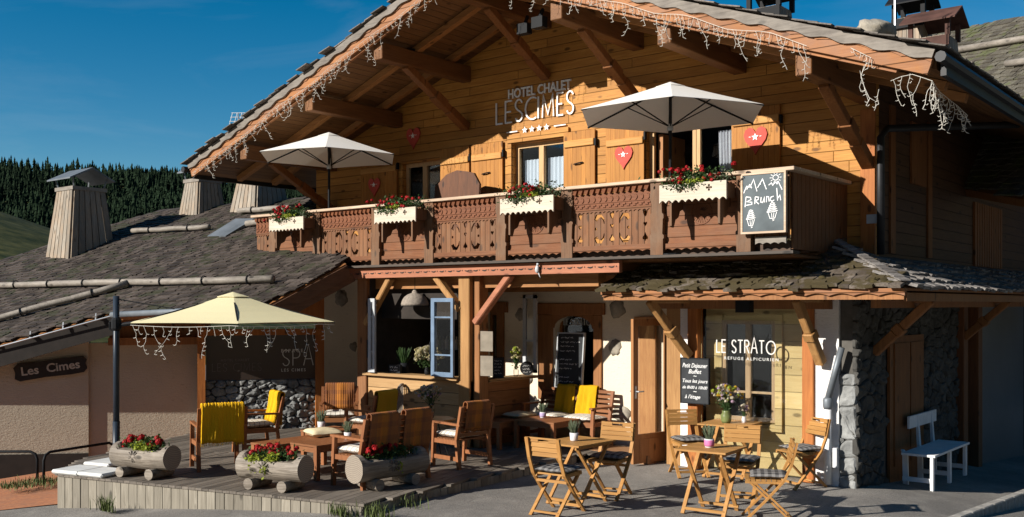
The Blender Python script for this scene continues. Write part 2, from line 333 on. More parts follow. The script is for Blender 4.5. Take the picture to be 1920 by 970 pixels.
    def mesh(s, me, M):
        return s.add([M@v.co for v in me.vertices], [tuple(p.vertices) for p in me.polygons])
    def each(s, name, mat, parent=None, world=False, **k):   # one object per piece
        pc = s.pc+[(len(s.v), len(s.f))]; out = []
        for (v0, f0), (v1, f1) in zip(pc[:-1], pc[1:]):
            q = MB(); q.add(s.v[v0:v1], [tuple(i-v0 for i in f) for f in s.f[f0:f1]]); out.append(q.build(name, mat, parent, world, **k))
        return out
    def build(s, name, mat, parent=None, world=False, smooth=False, bevel=0, **tg):
        me = bpy.data.meshes.new(name); off = wl(parent) if (world and parent) else Vector((0, 0, 0))
        me.from_pydata([v-off for v in s.v], [], s.f)
        ms = mat if isinstance(mat, (list, tuple)) else [mat]
        for m in ms: me.materials.append(m)
        if len(ms) > 1: me.polygons.foreach_set('material_index', s.mi)
        if smooth: me.polygons.foreach_set('use_smooth', [True]*len(me.polygons))
        me.update(); o = bpy.data.objects.new(name, me); COL.objects.link(o)
        if parent: o.parent = parent
        if bevel: b = o.modifiers.new('bevel', 'BEVEL'); b.width = bevel; b.segments = 1; b.limit_method = 'ANGLE'
        return tag(o, **tg)
def plate(loops, th):
    cu = bpy.data.curves.new('t', 'CURVE'); cu.dimensions = '2D'; cu.fill_mode = 'BOTH'; cu.extrude = th/2
    for lp in loops:
        sp = cu.splines.new('POLY'); sp.points.add(len(lp)-1); sp.use_cyclic_u = True
        for i, p in enumerate(lp): sp.points[i].co = (p[0], p[1], 0, 1)
    o = bpy.data.objects.new('t', cu); me = bpy.data.meshes.new_from_object(o); bpy.data.objects.remove(o); return me
def FM(Y, th=0, o=(0, 0)): return Matrix(((1, 0, 0, o[0]), (0, 0, -1, Y), (0, 1, 0, o[1]), (0, 0, 0, 1)))   # plate coords -> facade plane
def text_mesh(s, size, ext=.005, bold=0, shear=0, align='LEFT', sp=1):
    cu = bpy.data.curves.new('t', 'FONT'); cu.body = s; cu.size = size; cu.extrude = ext; cu.offset = bold; cu.shear = shear; cu.align_x = align; cu.space_character = sp; cu.resolution_u = 3
    o = bpy.data.objects.new('t', cu); me = bpy.data.meshes.new_from_object(o); bpy.data.objects.remove(o); return me
def rect(x0, x1, z0, z1): return [(x0, z0), (x1, z0), (x1, z1), (x0, z1)]
def ribbon(mb, pts, w, M, dp=.01, zo=0):
    pts = [Vector((p[0], p[1])) for p in pts]; n = len(pts); L = []; Q = []
    for i, p in enumerate(pts):
        a = (p-pts[i-1]).normalized() if i > 0 else (pts[1]-p).normalized(); b = (pts[i+1]-p).normalized() if i < n-1 else a
        na = Vector((-a.y, a.x)); nb = Vector((-b.y, b.x)); m = (na+nb)
        m = m.normalized() if m.length > .2 else na
        k = w/2/max(.5, m.dot(na)); L.append(p+m*k); Q.append(p-m*k)
    for i in range(n-1):
        q = [Q[i], Q[i+1], L[i+1], L[i]]
        mb.hexa([M@Vector((v.x, v.y, zo)) for v in q]+[M@Vector((v.x, v.y, zo+dp)) for v in q])
def arc(cx, cy, rx, ry, a0, a1, n=10): return [(cx+rx*math.cos(R(a0+(a1-a0)*i/n)), cy+ry*math.sin(R(a0+(a1-a0)*i/n))) for i in range(n+1)]
def SLET(c):   # thin art deco capitals: width and strokes on unit height
    if c == 'L': return .42, [[(0, 1), (0, 0), (.38, 0)]]
    if c == 'E': return .42, [[(.38, 1), (0, 1), (0, 0), (.38, 0)], [(0, .5), (.32, .5)]]
    if c == 'S': return .5, [arc(.24, .76, .2, .24, 20, 200, 9)+[(.14, .55), (.34, .42)]+arc(.24, .24, .2, .24, 20, -160, 9)]
    if c == 'C': return .7, [arc(.5, .5, .48, .5, 60, 300, 16)]
    if c == 'I': return .14, [[(.02, 1), (.02, 0)]]
    if c == 'M': return .8, [[(0, 0), (.06, 1), (.36, .12), (.66, 1), (.72, 0)]]
    if c == 'T': return .56, [[(0, 1), (.5, 1)], [(.25, 1), (.25, 0)]]
    if c == 'R': return .5, [[(0, 0), (0, 1), (.2, 1)]+arc(.2, .76, .22, .24, 90, -90, 8)+[(0, .52)], [(.18, .52), (.44, 0)]]
    if c == 'A': return .66, [[(0, 0), (.3, 1.32), (.6, 0)], [(.1, .42), (.5, .42)]]
    if c == 'a': return .6, [[(0, 0), (.26, 1), (.52, 0)], [(.09, .32), (.43, .32)]]
    if c == 'P': return .5, [[(0, 0), (0, 1), (.2, 1)]+arc(.2, .74, .24, .26, 90, -90, 8)+[(0, .48)]]
    if c == 'O': return .98, [arc(.46, .48, .44, .5, 0, 360, 24)]
    return .3, []
def deco(mb, s, M, h, w=.08, gap=.16, zo=0, dp=.02, widen=1):
    x = 0
    for c in s:
        wd, st = SLET(c)
        for k, l in enumerate(st): ribbon(mb, [((x+p[0]*widen)*h, p[1]*h) for p in l], w*h, M, dp, zo+k*.0013)
        x += (wd+gap)*widen
    return x*h
def deco_w(s, h, gap=.16, widen=1): return sum((SLET(c)[0]+gap)*widen for c in s)*h
def foliage(mb, c, r, n, size, flat=.6, up=.3):
    for i in range(n):
        t = Vector((rnd.gauss(0, .45), rnd.gauss(0, .45), rnd.gauss(0, .45))); p = Vector(c)+Vector((t.x*r[0], t.y*r[1], t.z*r[2]))
        a = Vector((rnd.uniform(-1, 1), rnd.uniform(-1, 1), rnd.uniform(-.5, 1))).normalized(); b = a.cross(Vector((rnd.uniform(-1, 1), rnd.uniform(-1, 1), rnd.uniform(-1, 1)))).normalized()
        sz = size*rnd.uniform(.6, 1.3); a *= sz; b *= sz*flat
        mb.add([p-a*.9, p+b*.8-a*.1, p+a, p-b*.8-a*.1], [(0, 1, 2, 3)])
def flowerhead(mb, c, r, n=22, s=.014):
    for i in range(n):
        d = Vector((rnd.gauss(0, 1), rnd.gauss(0, 1), abs(rnd.gauss(0, 1))-.3)).normalized(); p = Vector(c)+d*r*rnd.uniform(.6, 1)
        x = d.orthogonal().normalized(); y = d.cross(x); t = rnd.uniform(0, 3); x, y = x*math.cos(t)+y*math.sin(t), y*math.cos(t)-x*math.sin(t)
        mb.quad(p, x*s, y*s)
def inpoly(x, y, P):
    c = False; j = len(P)-1
    for i in range(len(P)):
        if (P[i][1] > y) != (P[j][1] > y) and x < (P[j][0]-P[i][0])*(y-P[i][1])/(P[j][1]-P[i][1])+P[i][0]: c = not c
        j = i
    return c
def shingles(mb, poly3, uax, tw=.13, ex=.2, th=.02, ln=1.9, jit=.35, edge=0):
    o = poly3[0]; n = (poly3[1]-poly3[0]).cross(poly3[2]-poly3[0]).normalized()
    if n.z < 0: n = -n
    u = Vector(uax); u = (u-n*u.dot(n)).normalized(); v = n.cross(u).normalized()
    if v.z < 0: v = -v
    P = [((p-o).dot(u), (p-o).dot(v)) for p in poly3]; u0 = min(p[0] for p in P); u1 = max(p[0] for p in P); v0 = min(p[1] for p in P); v1 = max(p[1] for p in P)
    row = 0; y = v0-ex*.5
    while y < v1:
        x = u0-rnd.random()*tw
        while x < u1:
            w = tw*rnd.uniform(.55, 1.45)
            if inpoly(x+w/2, y+ex*.55, P):
                yy = y+rnd.uniform(-jit, jit)*ex*.3; lift = th*rnd.uniform(1.0, 1.8); tilt = rnd.uniform(-.3, .3)*th
                a = o+u*(x+.003)+v*yy; b = o+u*(x+w-.003)+v*(yy+rnd.uniform(-.1, .1)*ex*jit); c = v*(ex*ln)
                mb.hexa([a+n*(lift-th), b+n*(lift-th+tilt), b+c-n*th, a+c-n*th, a+n*(lift+th*.3), b+n*(lift+tilt+th*.3), b+c, a+c])
            x += w
        y += ex; row += 1
def stones(mb, o, ux, uz, n, W, H, s=.22, dep=.06, clip=None):
    o, ux, uz, n = Vector(o), Vector(ux), Vector(uz), Vector(n); seeds = []; y = s*.3
    while y < H+s*.3:
        x = -s*.5+rnd.random()*s; rh = s*rnd.uniform(.6, .95)
        while x < W+s*.5:
            seeds.append((x+rnd.uniform(-.2, .2)*s, y+rnd.uniform(-.28, .28)*s))
            if rnd.random() < .18: seeds.append((x+s*.45, y+rnd.choice([-.35, .35])*s))
            x += s*rnd.uniform(.7, 1.9)
        y += rh
    ax = .62
    for k, (sx, sy) in enumerate(seeds):
        P = [(0, 0), (W, 0), (W, H), (0, H)]
        for (tx, ty) in seeds:
            if (tx, ty) == (sx, sy) or abs(tx-sx) > 4*s or abs(ty-sy) > 3*s: continue
            nx, ny = (tx-sx)*ax*ax, (ty-sy); mx, my = (tx+sx)/2, (ty+sy)/2; Q = []
            for i in range(len(P)):
                a, b = P[i], P[(i+1) % len(P)]; da = (a[0]-mx)*nx+(a[1]-my)*ny; db = (b[0]-mx)*nx+(b[1]-my)*ny
                if da <= 0: Q.append(a)
                if (da < 0) != (db < 0) and da != db: t = da/(da-db); Q.append((a[0]+(b[0]-a[0])*t, a[1]+(b[1]-a[1])*t))
            P = Q
            if len(P) < 3: break
        if len(P) < 3: continue
        cx = sum(p[0] for p in P)/len(P); cy = sum(p[1] for p in P)/len(P)
        if clip and not clip(cx, cy): continue
        R_ = []   # resample the outline and round its corners
        for i in range(len(P)):
            a, b = P[i], P[(i+1) % len(P)]; L = math.hypot(b[0]-a[0], b[1]-a[1]); m_ = max(1, int(L/.045))
            for q in range(m_): R_.append((a[0]+(b[0]-a[0])*(q+.5)/m_, a[1]+(b[1]-a[1])*(q+.5)/m_))
        ns = len(R_)
        if ns < 5: continue
        dk = dep*rnd.uniform(.6, 1.15); tl = (rnd.uniform(-.5, .5), rnd.uniform(-.5, .5)); vs = []; fs = []
        for f_, z_ in ((.985, -.02), (.975, .3), (.86, .8), (.6, 1.0), (.3, 1.03)):
            for (a, b) in R_:
                a2, b2 = cx+(a-cx)*f_, cy+(b-cy)*f_; w_ = noise.noise(Vector((a2*11, b2*11, k)))*.02; zz_ = z_*dk*(1+.8*noise.noise(Vector((a2*14, b2*14, k*1.3))))+((a2-cx)*tl[0]+(b2-cy)*tl[1])*.35*max(z_, 0)
                vs.append(o+ux*(a2+w_*(f_ < .96))+uz*(b2+w_*(f_ < .96))+n*(zz_ if z_ > 0 else -.03))
        vs.append(o+ux*cx+uz*cy+n*dk*1.0)
        for r_ in range(4):
            for i in range(ns): j2 = (i+1) % ns; fs.append((r_*ns+i, r_*ns+j2, (r_+1)*ns+j2, (r_+1)*ns+i))
        fs += [(4*ns+i, 4*ns+(i+1) % ns, 5*ns) for i in range(ns)]; mb.add(vs, fs)

# ============================================================ GROUND, PAVING, HILLS
def gz(x, y):
    t = max(0, -lat((x, y))-1.68); t = min(t, 9)
    r = min(max(0, lat((x, y))-4.4), 9)
    return -.05*t-.006*t*t-.12*r
gm = MB(); us = [-400, -150, -60, -30, -20, -14, -11]+[-10+.5*i for i in range(41)]+[11, 14, 20, 30, 60, 150, 400]; ds = [-60, -20, -5]+[1*i for i in range(0, 5)]+[5+.5*i for i in range(40)]+[26, 30, 40, 60, 100, 200, 500]
for d in ds:
    for u in us: p = LD(u, d); gm.v.append(Vector((p.x, p.y, gz(p.x, p.y)+(.012*noise.noise(Vector((u*.5, d*.5, 0))) if abs(u) < 11 else 0)-.006)))
nu = len(us)
for j in range(len(ds)-1):
    for i in range(nu-1): gm.f.append((j*nu+i, j*nu+i+1, (j+1)*nu+i+1, (j+1)*nu+i)); gm.mi.append(0)
gm.build('ground', ASPH, smooth=True, kind='structure')
pm = MB()
NA, NB_ = 24, 8
rowsP = []
for j in range(NB_+1):
    for i in range(NA+1):
        d = 13.3+(18.2-13.3)*j/NB_; l0, l1 = -12.5, -5.6
        p = LD(l0+(l1-l0)*i/NA, d+(0.9 if False else 0)); pm.v.append(Vector((p.x, p.y, gz(p.x, p.y)+.012)))
for j in range(NB_):
    for i in range(NA): a = j*(NA+1)+i; pm.f.append((a, a+1, a+NA+2, a+NA+1)); pm.mi.append(0)
pm.build('path', PAV, kind='structure')
# distant forested hill and meadow
def hillz(l, d):
    t = max(0, min(1, (d-380)/420)); crest = 2+(570-(276+.045*(l/d*F+960) if True else 0))*800/F
    return -6+t**1.15*(crest-14)+6*noise.noise(Vector((l*.012, d*.012, 0)))+3*noise.noise(Vector((l*.04, d*.03, 4)))
hm = MB(); ls = [-620+20*i for i in range(80)]; dd = [330+25*i for i in range(20)]
for d in dd:
    for l in ls: hm.v.append(LD(l, d, hillz(l, d)))
for j in range(len(dd)-1):
    for i in range(len(ls)-1): a = j*len(ls)+i; hm.f.append((a, a+1, a+len(ls)+1, a+len(ls))); hm.mi.append(0)
hm.build('hills', GRASS, smooth=True, kind='structure')
hr = MB(); n = 72
for j in range(6):
    for i in range(n+1):
        a = R(39+90+30)+R(300)*i/n; r = 700+110*j; h = -6+(j/5)**.8*(430+45*math.sin(i*.37)+35*math.sin(i*.9+1))*(1-.5*math.exp(-(((159+300*i/n)-233)/15)**2))*min(1, i/6, (n-i)/6); hr.v.append(Vector((CAM.x+r*math.cos(a), CAM.y+r*math.sin(a), h+8*noise.noise(Vector((i*.8, j*.9, 0))))))
for j in range(5):
    for i in range(n): a = j*(n+1)+i; hr.f.append((a, a+1, a+n+2, a+n+1)); hr.mi.append(0)
hr.build('sky_blocking_mountains', plain('sky_blocking_forest', (.03, .042, .022), .95, .4, .02), smooth=True, kind='structure')  # unseen ring added around the camera, raised to hold back sky fill
fm = MB()
for d in list(range(430, 700, 9))+list(range(700, 812, 6)):
    l = -.8*d
    while l < -.12*d:
        l += rnd.uniform(1.4, 4.2)*(d/600); dq = d+rnd.uniform(-5, 5); z = hillz(l, dq); h = rnd.uniform(6.5, 14)*(1 if rnd.random() < .93 else 1.25); r = h*rnd.uniform(.2, .3)
        base = LD(l, dq, z); ng = 7
        for k in range(6):
            z0 = z+h*(.06+.155*k); z1 = z+h*min(1, .06+.155*k+.27); rr = r*(1-k/6.4)*rnd.uniform(.85, 1.15); vs = []
            a0 = rnd.random()*6
            for q in range(ng): a = a0+2*math.pi*q/ng; e = rr*(1 if q % 2 else .68)*rnd.uniform(.8, 1.2); vs.append((base.x+e*math.cos(a), base.y+e*math.sin(a), z0+rnd.uniform(-.3, .3)))
            vs.append((base.x+rnd.uniform(-.1, .1), base.y, z1)); fm.add(vs, [(q, (q+1) % ng, ng) for q in range(ng)])
fm.build('conifer_forest', needle, label='dark conifer forest covering the far hillside at left', cat='forest', kind='stuff')
mm = MB(); ls = [-110+3*i for i in range(36)]; dd = [40+5*i for i in range(18)]
for d in dd:
    for l in ls:
        t = max(0, min(1, (d-40)/70)); px = l/d*F+960; zc = 2.35+(570-(398+.32*px))*110/F if px > -250 else 12; zc = max(-3, min(zc, 14))
        mm.v.append(LD(l, d, -3+(zc+3)*t**.8+.5*noise.noise(Vector((l*.08, d*.08, 2)))-(max(0, d-112)*.25)))
for j in range(len(dd)-1):
    for i in range(len(ls)-1): a = j*len(ls)+i; mm.f.append((a, a+1, a+len(ls)+1, a+len(ls))); mm.mi.append(0)
mm.build('meadow', GRASS, smooth=True, kind='structure')
# kerb at right front
k0 = PZ(1780, 985, -.08); k1 = PZ(1925, 929, -.2); kd = (k1-k0).normalized(); kb = MB()
for i in range(16):
    a = k0+kd*(i*.42-.6); b = a+kd*.41; s_ = kd.cross(UP)*.065; kb.hexa([a-s_+UP*-.15, b-s_+UP*-.15, b+s_+UP*-.15, a+s_+UP*-.15, a-s_+UP*.07, b-s_+UP*.072, b+s_*.8+UP*.072, a+s_*.8+UP*.07])
tag(kb.build('kerb', kerbm, bevel=.012), kind='structure')

# ============================================================ CHALET
RX = -2.77; SL = .36; RZ = 7.60; YF = -1.6; YW = .7; XL, XR = -8.7, 2.68; FT = .33; YB = 9.5
def rz(x): return RZ-SL*abs(x-RX)
CH = thing('chalet', 'large wooden chalet hotel with carved balcony under a wide gable roof', 'chalet', (-3, 4, 0))
def CE(mb, name, mat, parent=None, **k): return mb.each(name, mat, parent or CH, world=True, **k)
def CB(mb, name, mat, parent=None, **k): return mb.build(name, mat, parent or CH, world=True, **k)
def fc(u0, u1, vt, vb, Y):
    m = (u0+u1)/2; return PY(u0, vt, Y).x, PY(u1, vt, Y).x, PY(m, vb, Y).z, PY(m, vt, Y).z
# --- upper gable wall with openings
ops = [rect(-3.52, -2.40, 3.95, 5.10), rect(-.84, .62, 3.03, 5.06), rect(-6.2, -5.2, 3.03, 5.0)]
zz = 2.9; gab = [(XL, zz), (XR, zz), (XR, rz(XR)-.22), (RX, rz(RX)-.22), (XL, rz(XL)-.22)]
m = MB(); m.mesh(plate([gab]+ops, .2), FM(YW+.1)); CB(m, 'gable_wall', facade_w)
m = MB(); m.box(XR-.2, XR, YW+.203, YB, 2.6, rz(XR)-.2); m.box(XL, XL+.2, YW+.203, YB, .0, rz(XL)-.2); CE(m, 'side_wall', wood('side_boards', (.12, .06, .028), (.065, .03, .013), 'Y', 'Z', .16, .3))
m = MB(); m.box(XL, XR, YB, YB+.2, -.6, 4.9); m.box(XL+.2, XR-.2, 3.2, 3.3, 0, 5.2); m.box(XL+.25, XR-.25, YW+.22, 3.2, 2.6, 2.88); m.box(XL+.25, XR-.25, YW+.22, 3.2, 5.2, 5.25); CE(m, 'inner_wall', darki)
m = MB(); m.box(XR+.002, XR+.03, 1.3, 1.5, 3.05, 5.1); m.box(XR+.002, XR+.03, 3.0, 3.2, 3.05, 5.1); m.box(XR+.003, XR+.035, 2.2, 2.9, 4.1, 5.0); CE(m, 'side_board', brace_w); m = MB()
for i in range(12): m.box(XR+.002, XR+.04, 5.6+i*.16, 5.72+i*.16, 3.0, 4.1)
CB(m, 'side_cladding', brace_w)
m = MB(); m.box(XR-.16, XR+.03, YW-.05, YW-.003, 3.0, 4.95); CB(m, 'corner_board', post_o)
# --- roof slab, soffit, shingles
m = MB(); T = .10
for sx in (-1, 1):
    xe = RX+sx*6.88
    m.hexa([(RX, YF+.09, RZ-.26), (xe, YF+.09, rz(xe)-.26), (xe, YB+1, rz(xe)-.26), (RX, YB+1, RZ-.26), (RX, YF+.09, RZ-.07), (xe, YF+.09, rz(xe)-.07), (xe, YB+1, rz(xe)-.07), (RX, YB+1, RZ-.07)])
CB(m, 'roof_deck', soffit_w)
m = MB()
for sx in (-1, 1):
    xe = RX+sx*6.95
    pl = [Vector((RX, YF-.1, RZ-.03)), Vector((xe, YF-.1, rz(xe)-.03)), Vector((xe, YB+1, rz(xe)-.03)), Vector((RX, YB+1, RZ-.03))]
    shingles(m, [pl[1], pl[0], pl[3], pl[2]], (0, 1, 0), .16, .19, .013, 1.5)
CB(m, 'roof_shingles', sh_top)
def scal(x0, x1, zt, zb, wv, dpz, ph=0, kind=0):   # board with scalloped lower edge in local (s,z) coordinates
    n = max(2, round((x1-x0)/wv)); w = (x1-x0)/n; P = [(x0, zt)]
    lo = []
    for i in range(n):
        for k in range(7 if i < n-1 else 8):
            t = k/7; q = abs(math.sin(math.pi*t)) if kind == 0 else (.5-.5*math.cos(2*math.pi*t)); lo.append((x0+(i+t)*w, zb+dpz*q))
    return [(x0, zt)]+lo+[(x1, zt)]
verge_g = wood('verge_grey_wood', (.22, .19, .16), (.09, .075, .062), 'X', weather=((.3, .27, .23), .5))
for sx in (-1, 1):
    ang = math.atan(SL); L = 6.93/math.cos(ang)
    def VM(Y): 
        ex = Vector((sx*math.cos(ang), 0, -math.sin(ang))); ey = Vector((sx*math.sin(ang), 0, math.cos(ang))); 
        return Matrix(((ex.x, ey.x, 0, RX), (0, 0, -1, Y), (ex.z, ey.z, 0, RZ), (0, 0, 0, 1)))
    m = MB(); m.mesh(plate([scal(0, L, -.06, -.155, .42, -.035, kind=1)], .03), VM(YF-.05)); CB(m, 'verge_cover_board', verge_g)
    m = MB(); m.mesh(plate([[(0, -.12), (0, -.33), (L, -.33), (L, -.12)]], .05), VM(YF)); CB(m, 'verge_board', fascia_w)
    m = MB(); m.mesh(plate([[(0, -.31), (0, -.37), (L-.35, -.37), (L-.35, -.31)]], .05), VM(YF+.055)); CB(m, 'inner_verge_board', fascia_w)
    m = MB(); m.mesh(plate([scal(0, L, -.10, -.20, .34, .03)], .02), VM(YF-.028)); CB(m, 'scalloped_trim', fascia_w)
    m = MB()
    for yy in (-.6, .25): m.mesh(plate([[(0, -.255), (0, -.36), (L-.1, -.36), (L-.1, -.255)]], .11), VM(yy))
    CE(m, 'rafter', beam_x)
    xe = RX+sx*6.98; m = MB(); m.tube([(xe, YF-.12, rz(xe)-.14), (xe, YB+1, rz(xe)-.16)], .06, 8); m.box(min(xe, xe-sx*.06), max(xe, xe-sx*.06), YF+.1, YB+1, rz(xe)-.3, rz(xe)-.1); CB(m, 'gutter', copper_d)
# purlins with braces
for px_ in (5.385, 3.52, 1.795, 0):
    for sx in ((-1, 1) if px_ else (1,)):
        x = RX+sx*px_; z1 = rz(x)-.37; m = MB(); m.box(x-.1, x+.1, YF+.12, YW, z1-.27, z1); CB(m, 'purlin', beam_y, bevel=.01)
        if px_ == 3.52: continue
        m = MB(); a = Vector((x, YF+.75, z1-.26)); b = Vector((x, YW-.02, z1-1.08))
        for t0, t1, w_ in ((0, .45, .12), (.45, .62, .155), (.62, .7, .12), (.7, 1, .14)): m.bar(a.lerp(b, t0), a.lerp(b, t1), w_, w_+.02, (1, 0, 0))
        CB(m, 'brace', brace_w, bevel=.008)
# floodlights under the ridge
for (u, v, Y) in ((1010, 40, -1.1), (982, 52, -.6), (767, 100, -.7), (1395, 572, -.6)):
    p = PY(u, v, Y); m = MB(); m.box(p.x-.1, p.x+.1, p.y-.05, p.y+.08, p.z-.1, p.z+.06); m.bar((p.x, p.y+.1, p.z+.2), (p.x, p.y, p.z), .04, .04); CB(m, 'floodlight', black_m)
# --- windows
def window(X0, X1, Z0, Z1, Y, mull=1, fw=.06, fm=None, gl=glass, rec=.1, bars=(), parent=None, cur=None):
    m = MB(); y0, y1 = Y+rec, Y+rec+.06
    m.box(X0, X0+fw, y0, y1, Z0, Z1); m.box(X1-fw, X1, y0, y1, Z0, Z1); m.box(X0+fw, X1-fw, y0, y1, Z1-fw, Z1); m.box(X0+fw, X1-fw, y0, y1, Z0, Z0+fw)
    w = (X1-X0)
    for i in range(mull): xm = X0+w*(i+1)/(mull+1); m.box(xm-fw*.7, xm+fw*.7, y0-.012, y1, Z0+fw, Z1-fw)
    for b in bars: m.box(X0+fw, X1-fw, y0+.004, y1-.006, b-.015, b+.015)
    o = CB(m, 'window', fm or frame_w, parent)
    g = MB(); g.box(X0+fw*.5, X1-fw*.5, y0+.03, y0+.036, Z0+fw*.5, Z1-fw*.5); CB(g, 'pane', gl, o)
    if cur:
        for (a, b, z0, z1, mt, sk) in cur:
            c = MB(); n = 26; vs = []
            for j in range(9):
                for i in range(n+1):
                    t = i/n; zt = z1+(z0-z1)*j/8; xx = a+(b-a)*t+sk*(j/8)**1.6*(1-t*.4); vs.append((xx, y1+.07+.018*math.sin(t*34), zt))
            c.add(vs, [(j*(n+1)+i, j*(n+1)+i+1, (j+1)*(n+1)+i+1, (j+1)*(n+1)+i) for j in range(8) for i in range(n)]); CB(c, 'curtain', mt, o, smooth=True)
    return o
window(-3.52, -2.40, 3.95, 5.10, YW, 1, .07, cur=[(-3.42, -3.0, 4.0, 4.84, curt, 0), (-2.92, -2.46, 4.0, 4.84, curt, 0)])
window(-.02, .62, 3.03, 5.06, YW, 0, .06, cur=[(.28, .56, 3.1, 4.95, curtc, .12)])
m = MB(); m.box(-.84, -.76, YW+.1, YW+.16, 3.03, 5.06); m.box(-.08, -.022, YW+.09, YW+.17, 3.03, 5.06); CE(m, 'door_frame', frame_w)
m = MB(); m.box(-.74, -.66, YW+.2, YW+.9, 3.03, 5.0); CB(m, 'open_door', door_w)
window(-6.2, -5.2, 3.03, 5.0, YW, 1, .07)
m = MB(); m.box(-3.60, -2.3, YW-.05, YW-.003, 5.12, 5.26); m.box(-3.60, -3.525, YW-.03, YW-.003, 3.9, 5.118); m.box(-3.55, -2.37, YW-.06, YW-.003, 3.87, 3.948); CB(m, 'window_surround', facade_w)
m = MB(); m.box(-6.3, -5.1, YW-.05, YW-.003, 5.02, 5.14); CB(m, 'window_surround', facade_w)
def heartpts(w, h, n=20):
    P = []
    for i in range(n):
        t = 2*math.pi*i/n; P.append((w/2*math.sin(t)**3*(1), h/2*((13*math.cos(t)-5*math.cos(2*t)-2*math.cos(3*t)-math.cos(4*t))/14.5)))
    return P
def starpts(r, n=5, q=.42): return [((r if i % 2 == 0 else r*q)*math.sin(math.pi*i/n), (r if i % 2 == 0 else r*q)*math.cos(math.pi*i/n)) for i in range(2*n)]
def heart(x, z, Y, w, parent, nm='heart_plaque'):
    m = MB(); m.mesh(plate([heartpts(w, w*1.12)], .02), FM(Y, o=(x, z))); h = CB(m, nm, heart_m, parent)
    s = MB(); s.mesh(plate([starpts(w*.15)], .008), FM(Y-.016, o=(x, z+.02)))
    for q in (-1, 1): s.mesh(plate([[(q*w*.17, -.008), (q*w*.34, .012), (q*w*.34, .022), (q*w*.17, .012)]], .006), FM(Y-.015, o=(x, z+.02)))
    s.mesh(plate([[(-.02, -w*.36), (.02, -w*.36), (.03, -w*.3), (-.03, -w*.3)]], .006), FM(Y-.015, o=(x, z)))
    s.mesh(plate([[(-.02, w*.3), (.02, w*.3), (.03, w*.36), (-.03, w*.36)]], .006), FM(Y-.015, o=(x, z))); return h
def heart_full(x, z, Y, w, parent):
    h = heart(x, z, Y, w, parent); s = MB(); s.mesh(plate([starpts(w*.16)], .008), FM(Y-.016, o=(x, z+.02)))
    for q in (-1, 1): s.mesh(plate([[(q*w*.19, -.0), (q*w*.27, .004), (q*w*.27, .012), (q*w*.19, .010)]], .006), FM(Y-.015, o=(x, z+.02)))
    me = s
    off = wl(CH); o = s.build('heart_star', letter_w, CH, world=True)
def shutter(X0, X1, Z0, Z1, batt, latch=True, hrt=None):
    m = MB(); n = max(4, round((X1-X0)/.085)); w = (X1-X0)/n; Y = YW-.055
    for i in range(n): m.box(X0+i*w+.0015, X0+(i+1)*w-.0015, Y, Y+.03, Z0, Z1)
    o = CB(m, 'shutter', wood('shutter_%d' % int(X0*100+999), (.52, .235, .045), (.36, .14, .022), 'Z', island=.3))
    for b in batt: q = MB(); q.box(X0+.02, X1-.01, Y-.03, Y-.001, b-.055, b+.055); CB(q, 'batten', batten_w, o, bevel=.008)
    if latch: xm = (X0+X1)/2; q = MB(); q.tube([(xm-.09, Y-.02, 4.63), (xm, Y-.035, 4.64), (xm+.09, Y-.02, 4.65)], .012, 5); CB(q, 'latch', black_m, o)
    q = MB(); q.box(X1+.002, X1+.03, Y-.02, Y+.04, 4.9, 5.02); q.box(X1+.002, X1+.03, Y-.02, Y+.04, 4.1, 4.2); CE(q, 'hinge', black_m, o)
    if hrt: heart_full(hrt[0], hrt[1], Y-.014 if len(hrt) < 4 else hrt[3], hrt[2], CH)
shutter(-4.42, -3.70, 3.95, 5.17, (4.93, 4.16)); shutter(-2.39, -1.77, 3.95, 5.17, (4.97, 4.13))
shutter(-1.56, -.85, 3.05, 5.17, (4.9, 3.4), latch=False, hrt=(-1.21, 4.68, .33)); shutter(.64, 1.38, 3.05, 5.17, (4.98, 3.4), latch=False, hrt=(1.02, 4.72, .36))
shutter(-5.17, -4.47, 3.05, 5.17, (4.93, 3.4), latch=False); shutter(-7.3, -6.3, 3.05, 5.1, (4.93, 3.4), latch=False, hrt=(-6.9, 4.63, .33))
p = PY(775, 257, YW-.02); heart_full(p.x, p.z, YW-.02, .36, CH)
# --- hotel lettering
m = MB(); tm = text_mesh('HOTEL CHALET', .2, .014, .003); xs = [v.co.x for v in tm.vertices]; k = 1.33/(max(xs)-min(xs))
m.mesh(tm, Matrix(((k, 0, 0, -3.6), (0, 0, -1, YW-.022), (0, 1.13, 0, 5.89), (0, 0, 0, 1)))); CB(m, 'hotel_lettering', letter_w)
m = MB(); wd = deco_w('LES', .36, .18); M = Matrix(((1, 0, 0, -3.86), (0, 0, -1, YW-.012), (0, 1, 0, 5.48), (0, 0, 0, 1)))
x = deco(m, 'LES', M, .37, .072, .14, widen=1.0); M2 = Matrix(((1, 0, 0, -3.86+.64), (0, 0, -1, YW-.012), (0, 1, 0, 5.48), (0, 0, 0, 1))); deco(m, 'CIMES', M2, .37, .072, .15, widen=.88)
for i in range(4): m.mesh(plate([starpts(.062)], .02), FM(YW-.03, o=(-3.22+i*.155, 5.31)))
m.box(-3.62, -3.38, YW-.04, YW-.02, 5.3, 5.318); m.box(-2.6, -2.36, YW-.04, YW-.02, 5.3, 5.318); CB(m, 'name_lettering', letter_w)

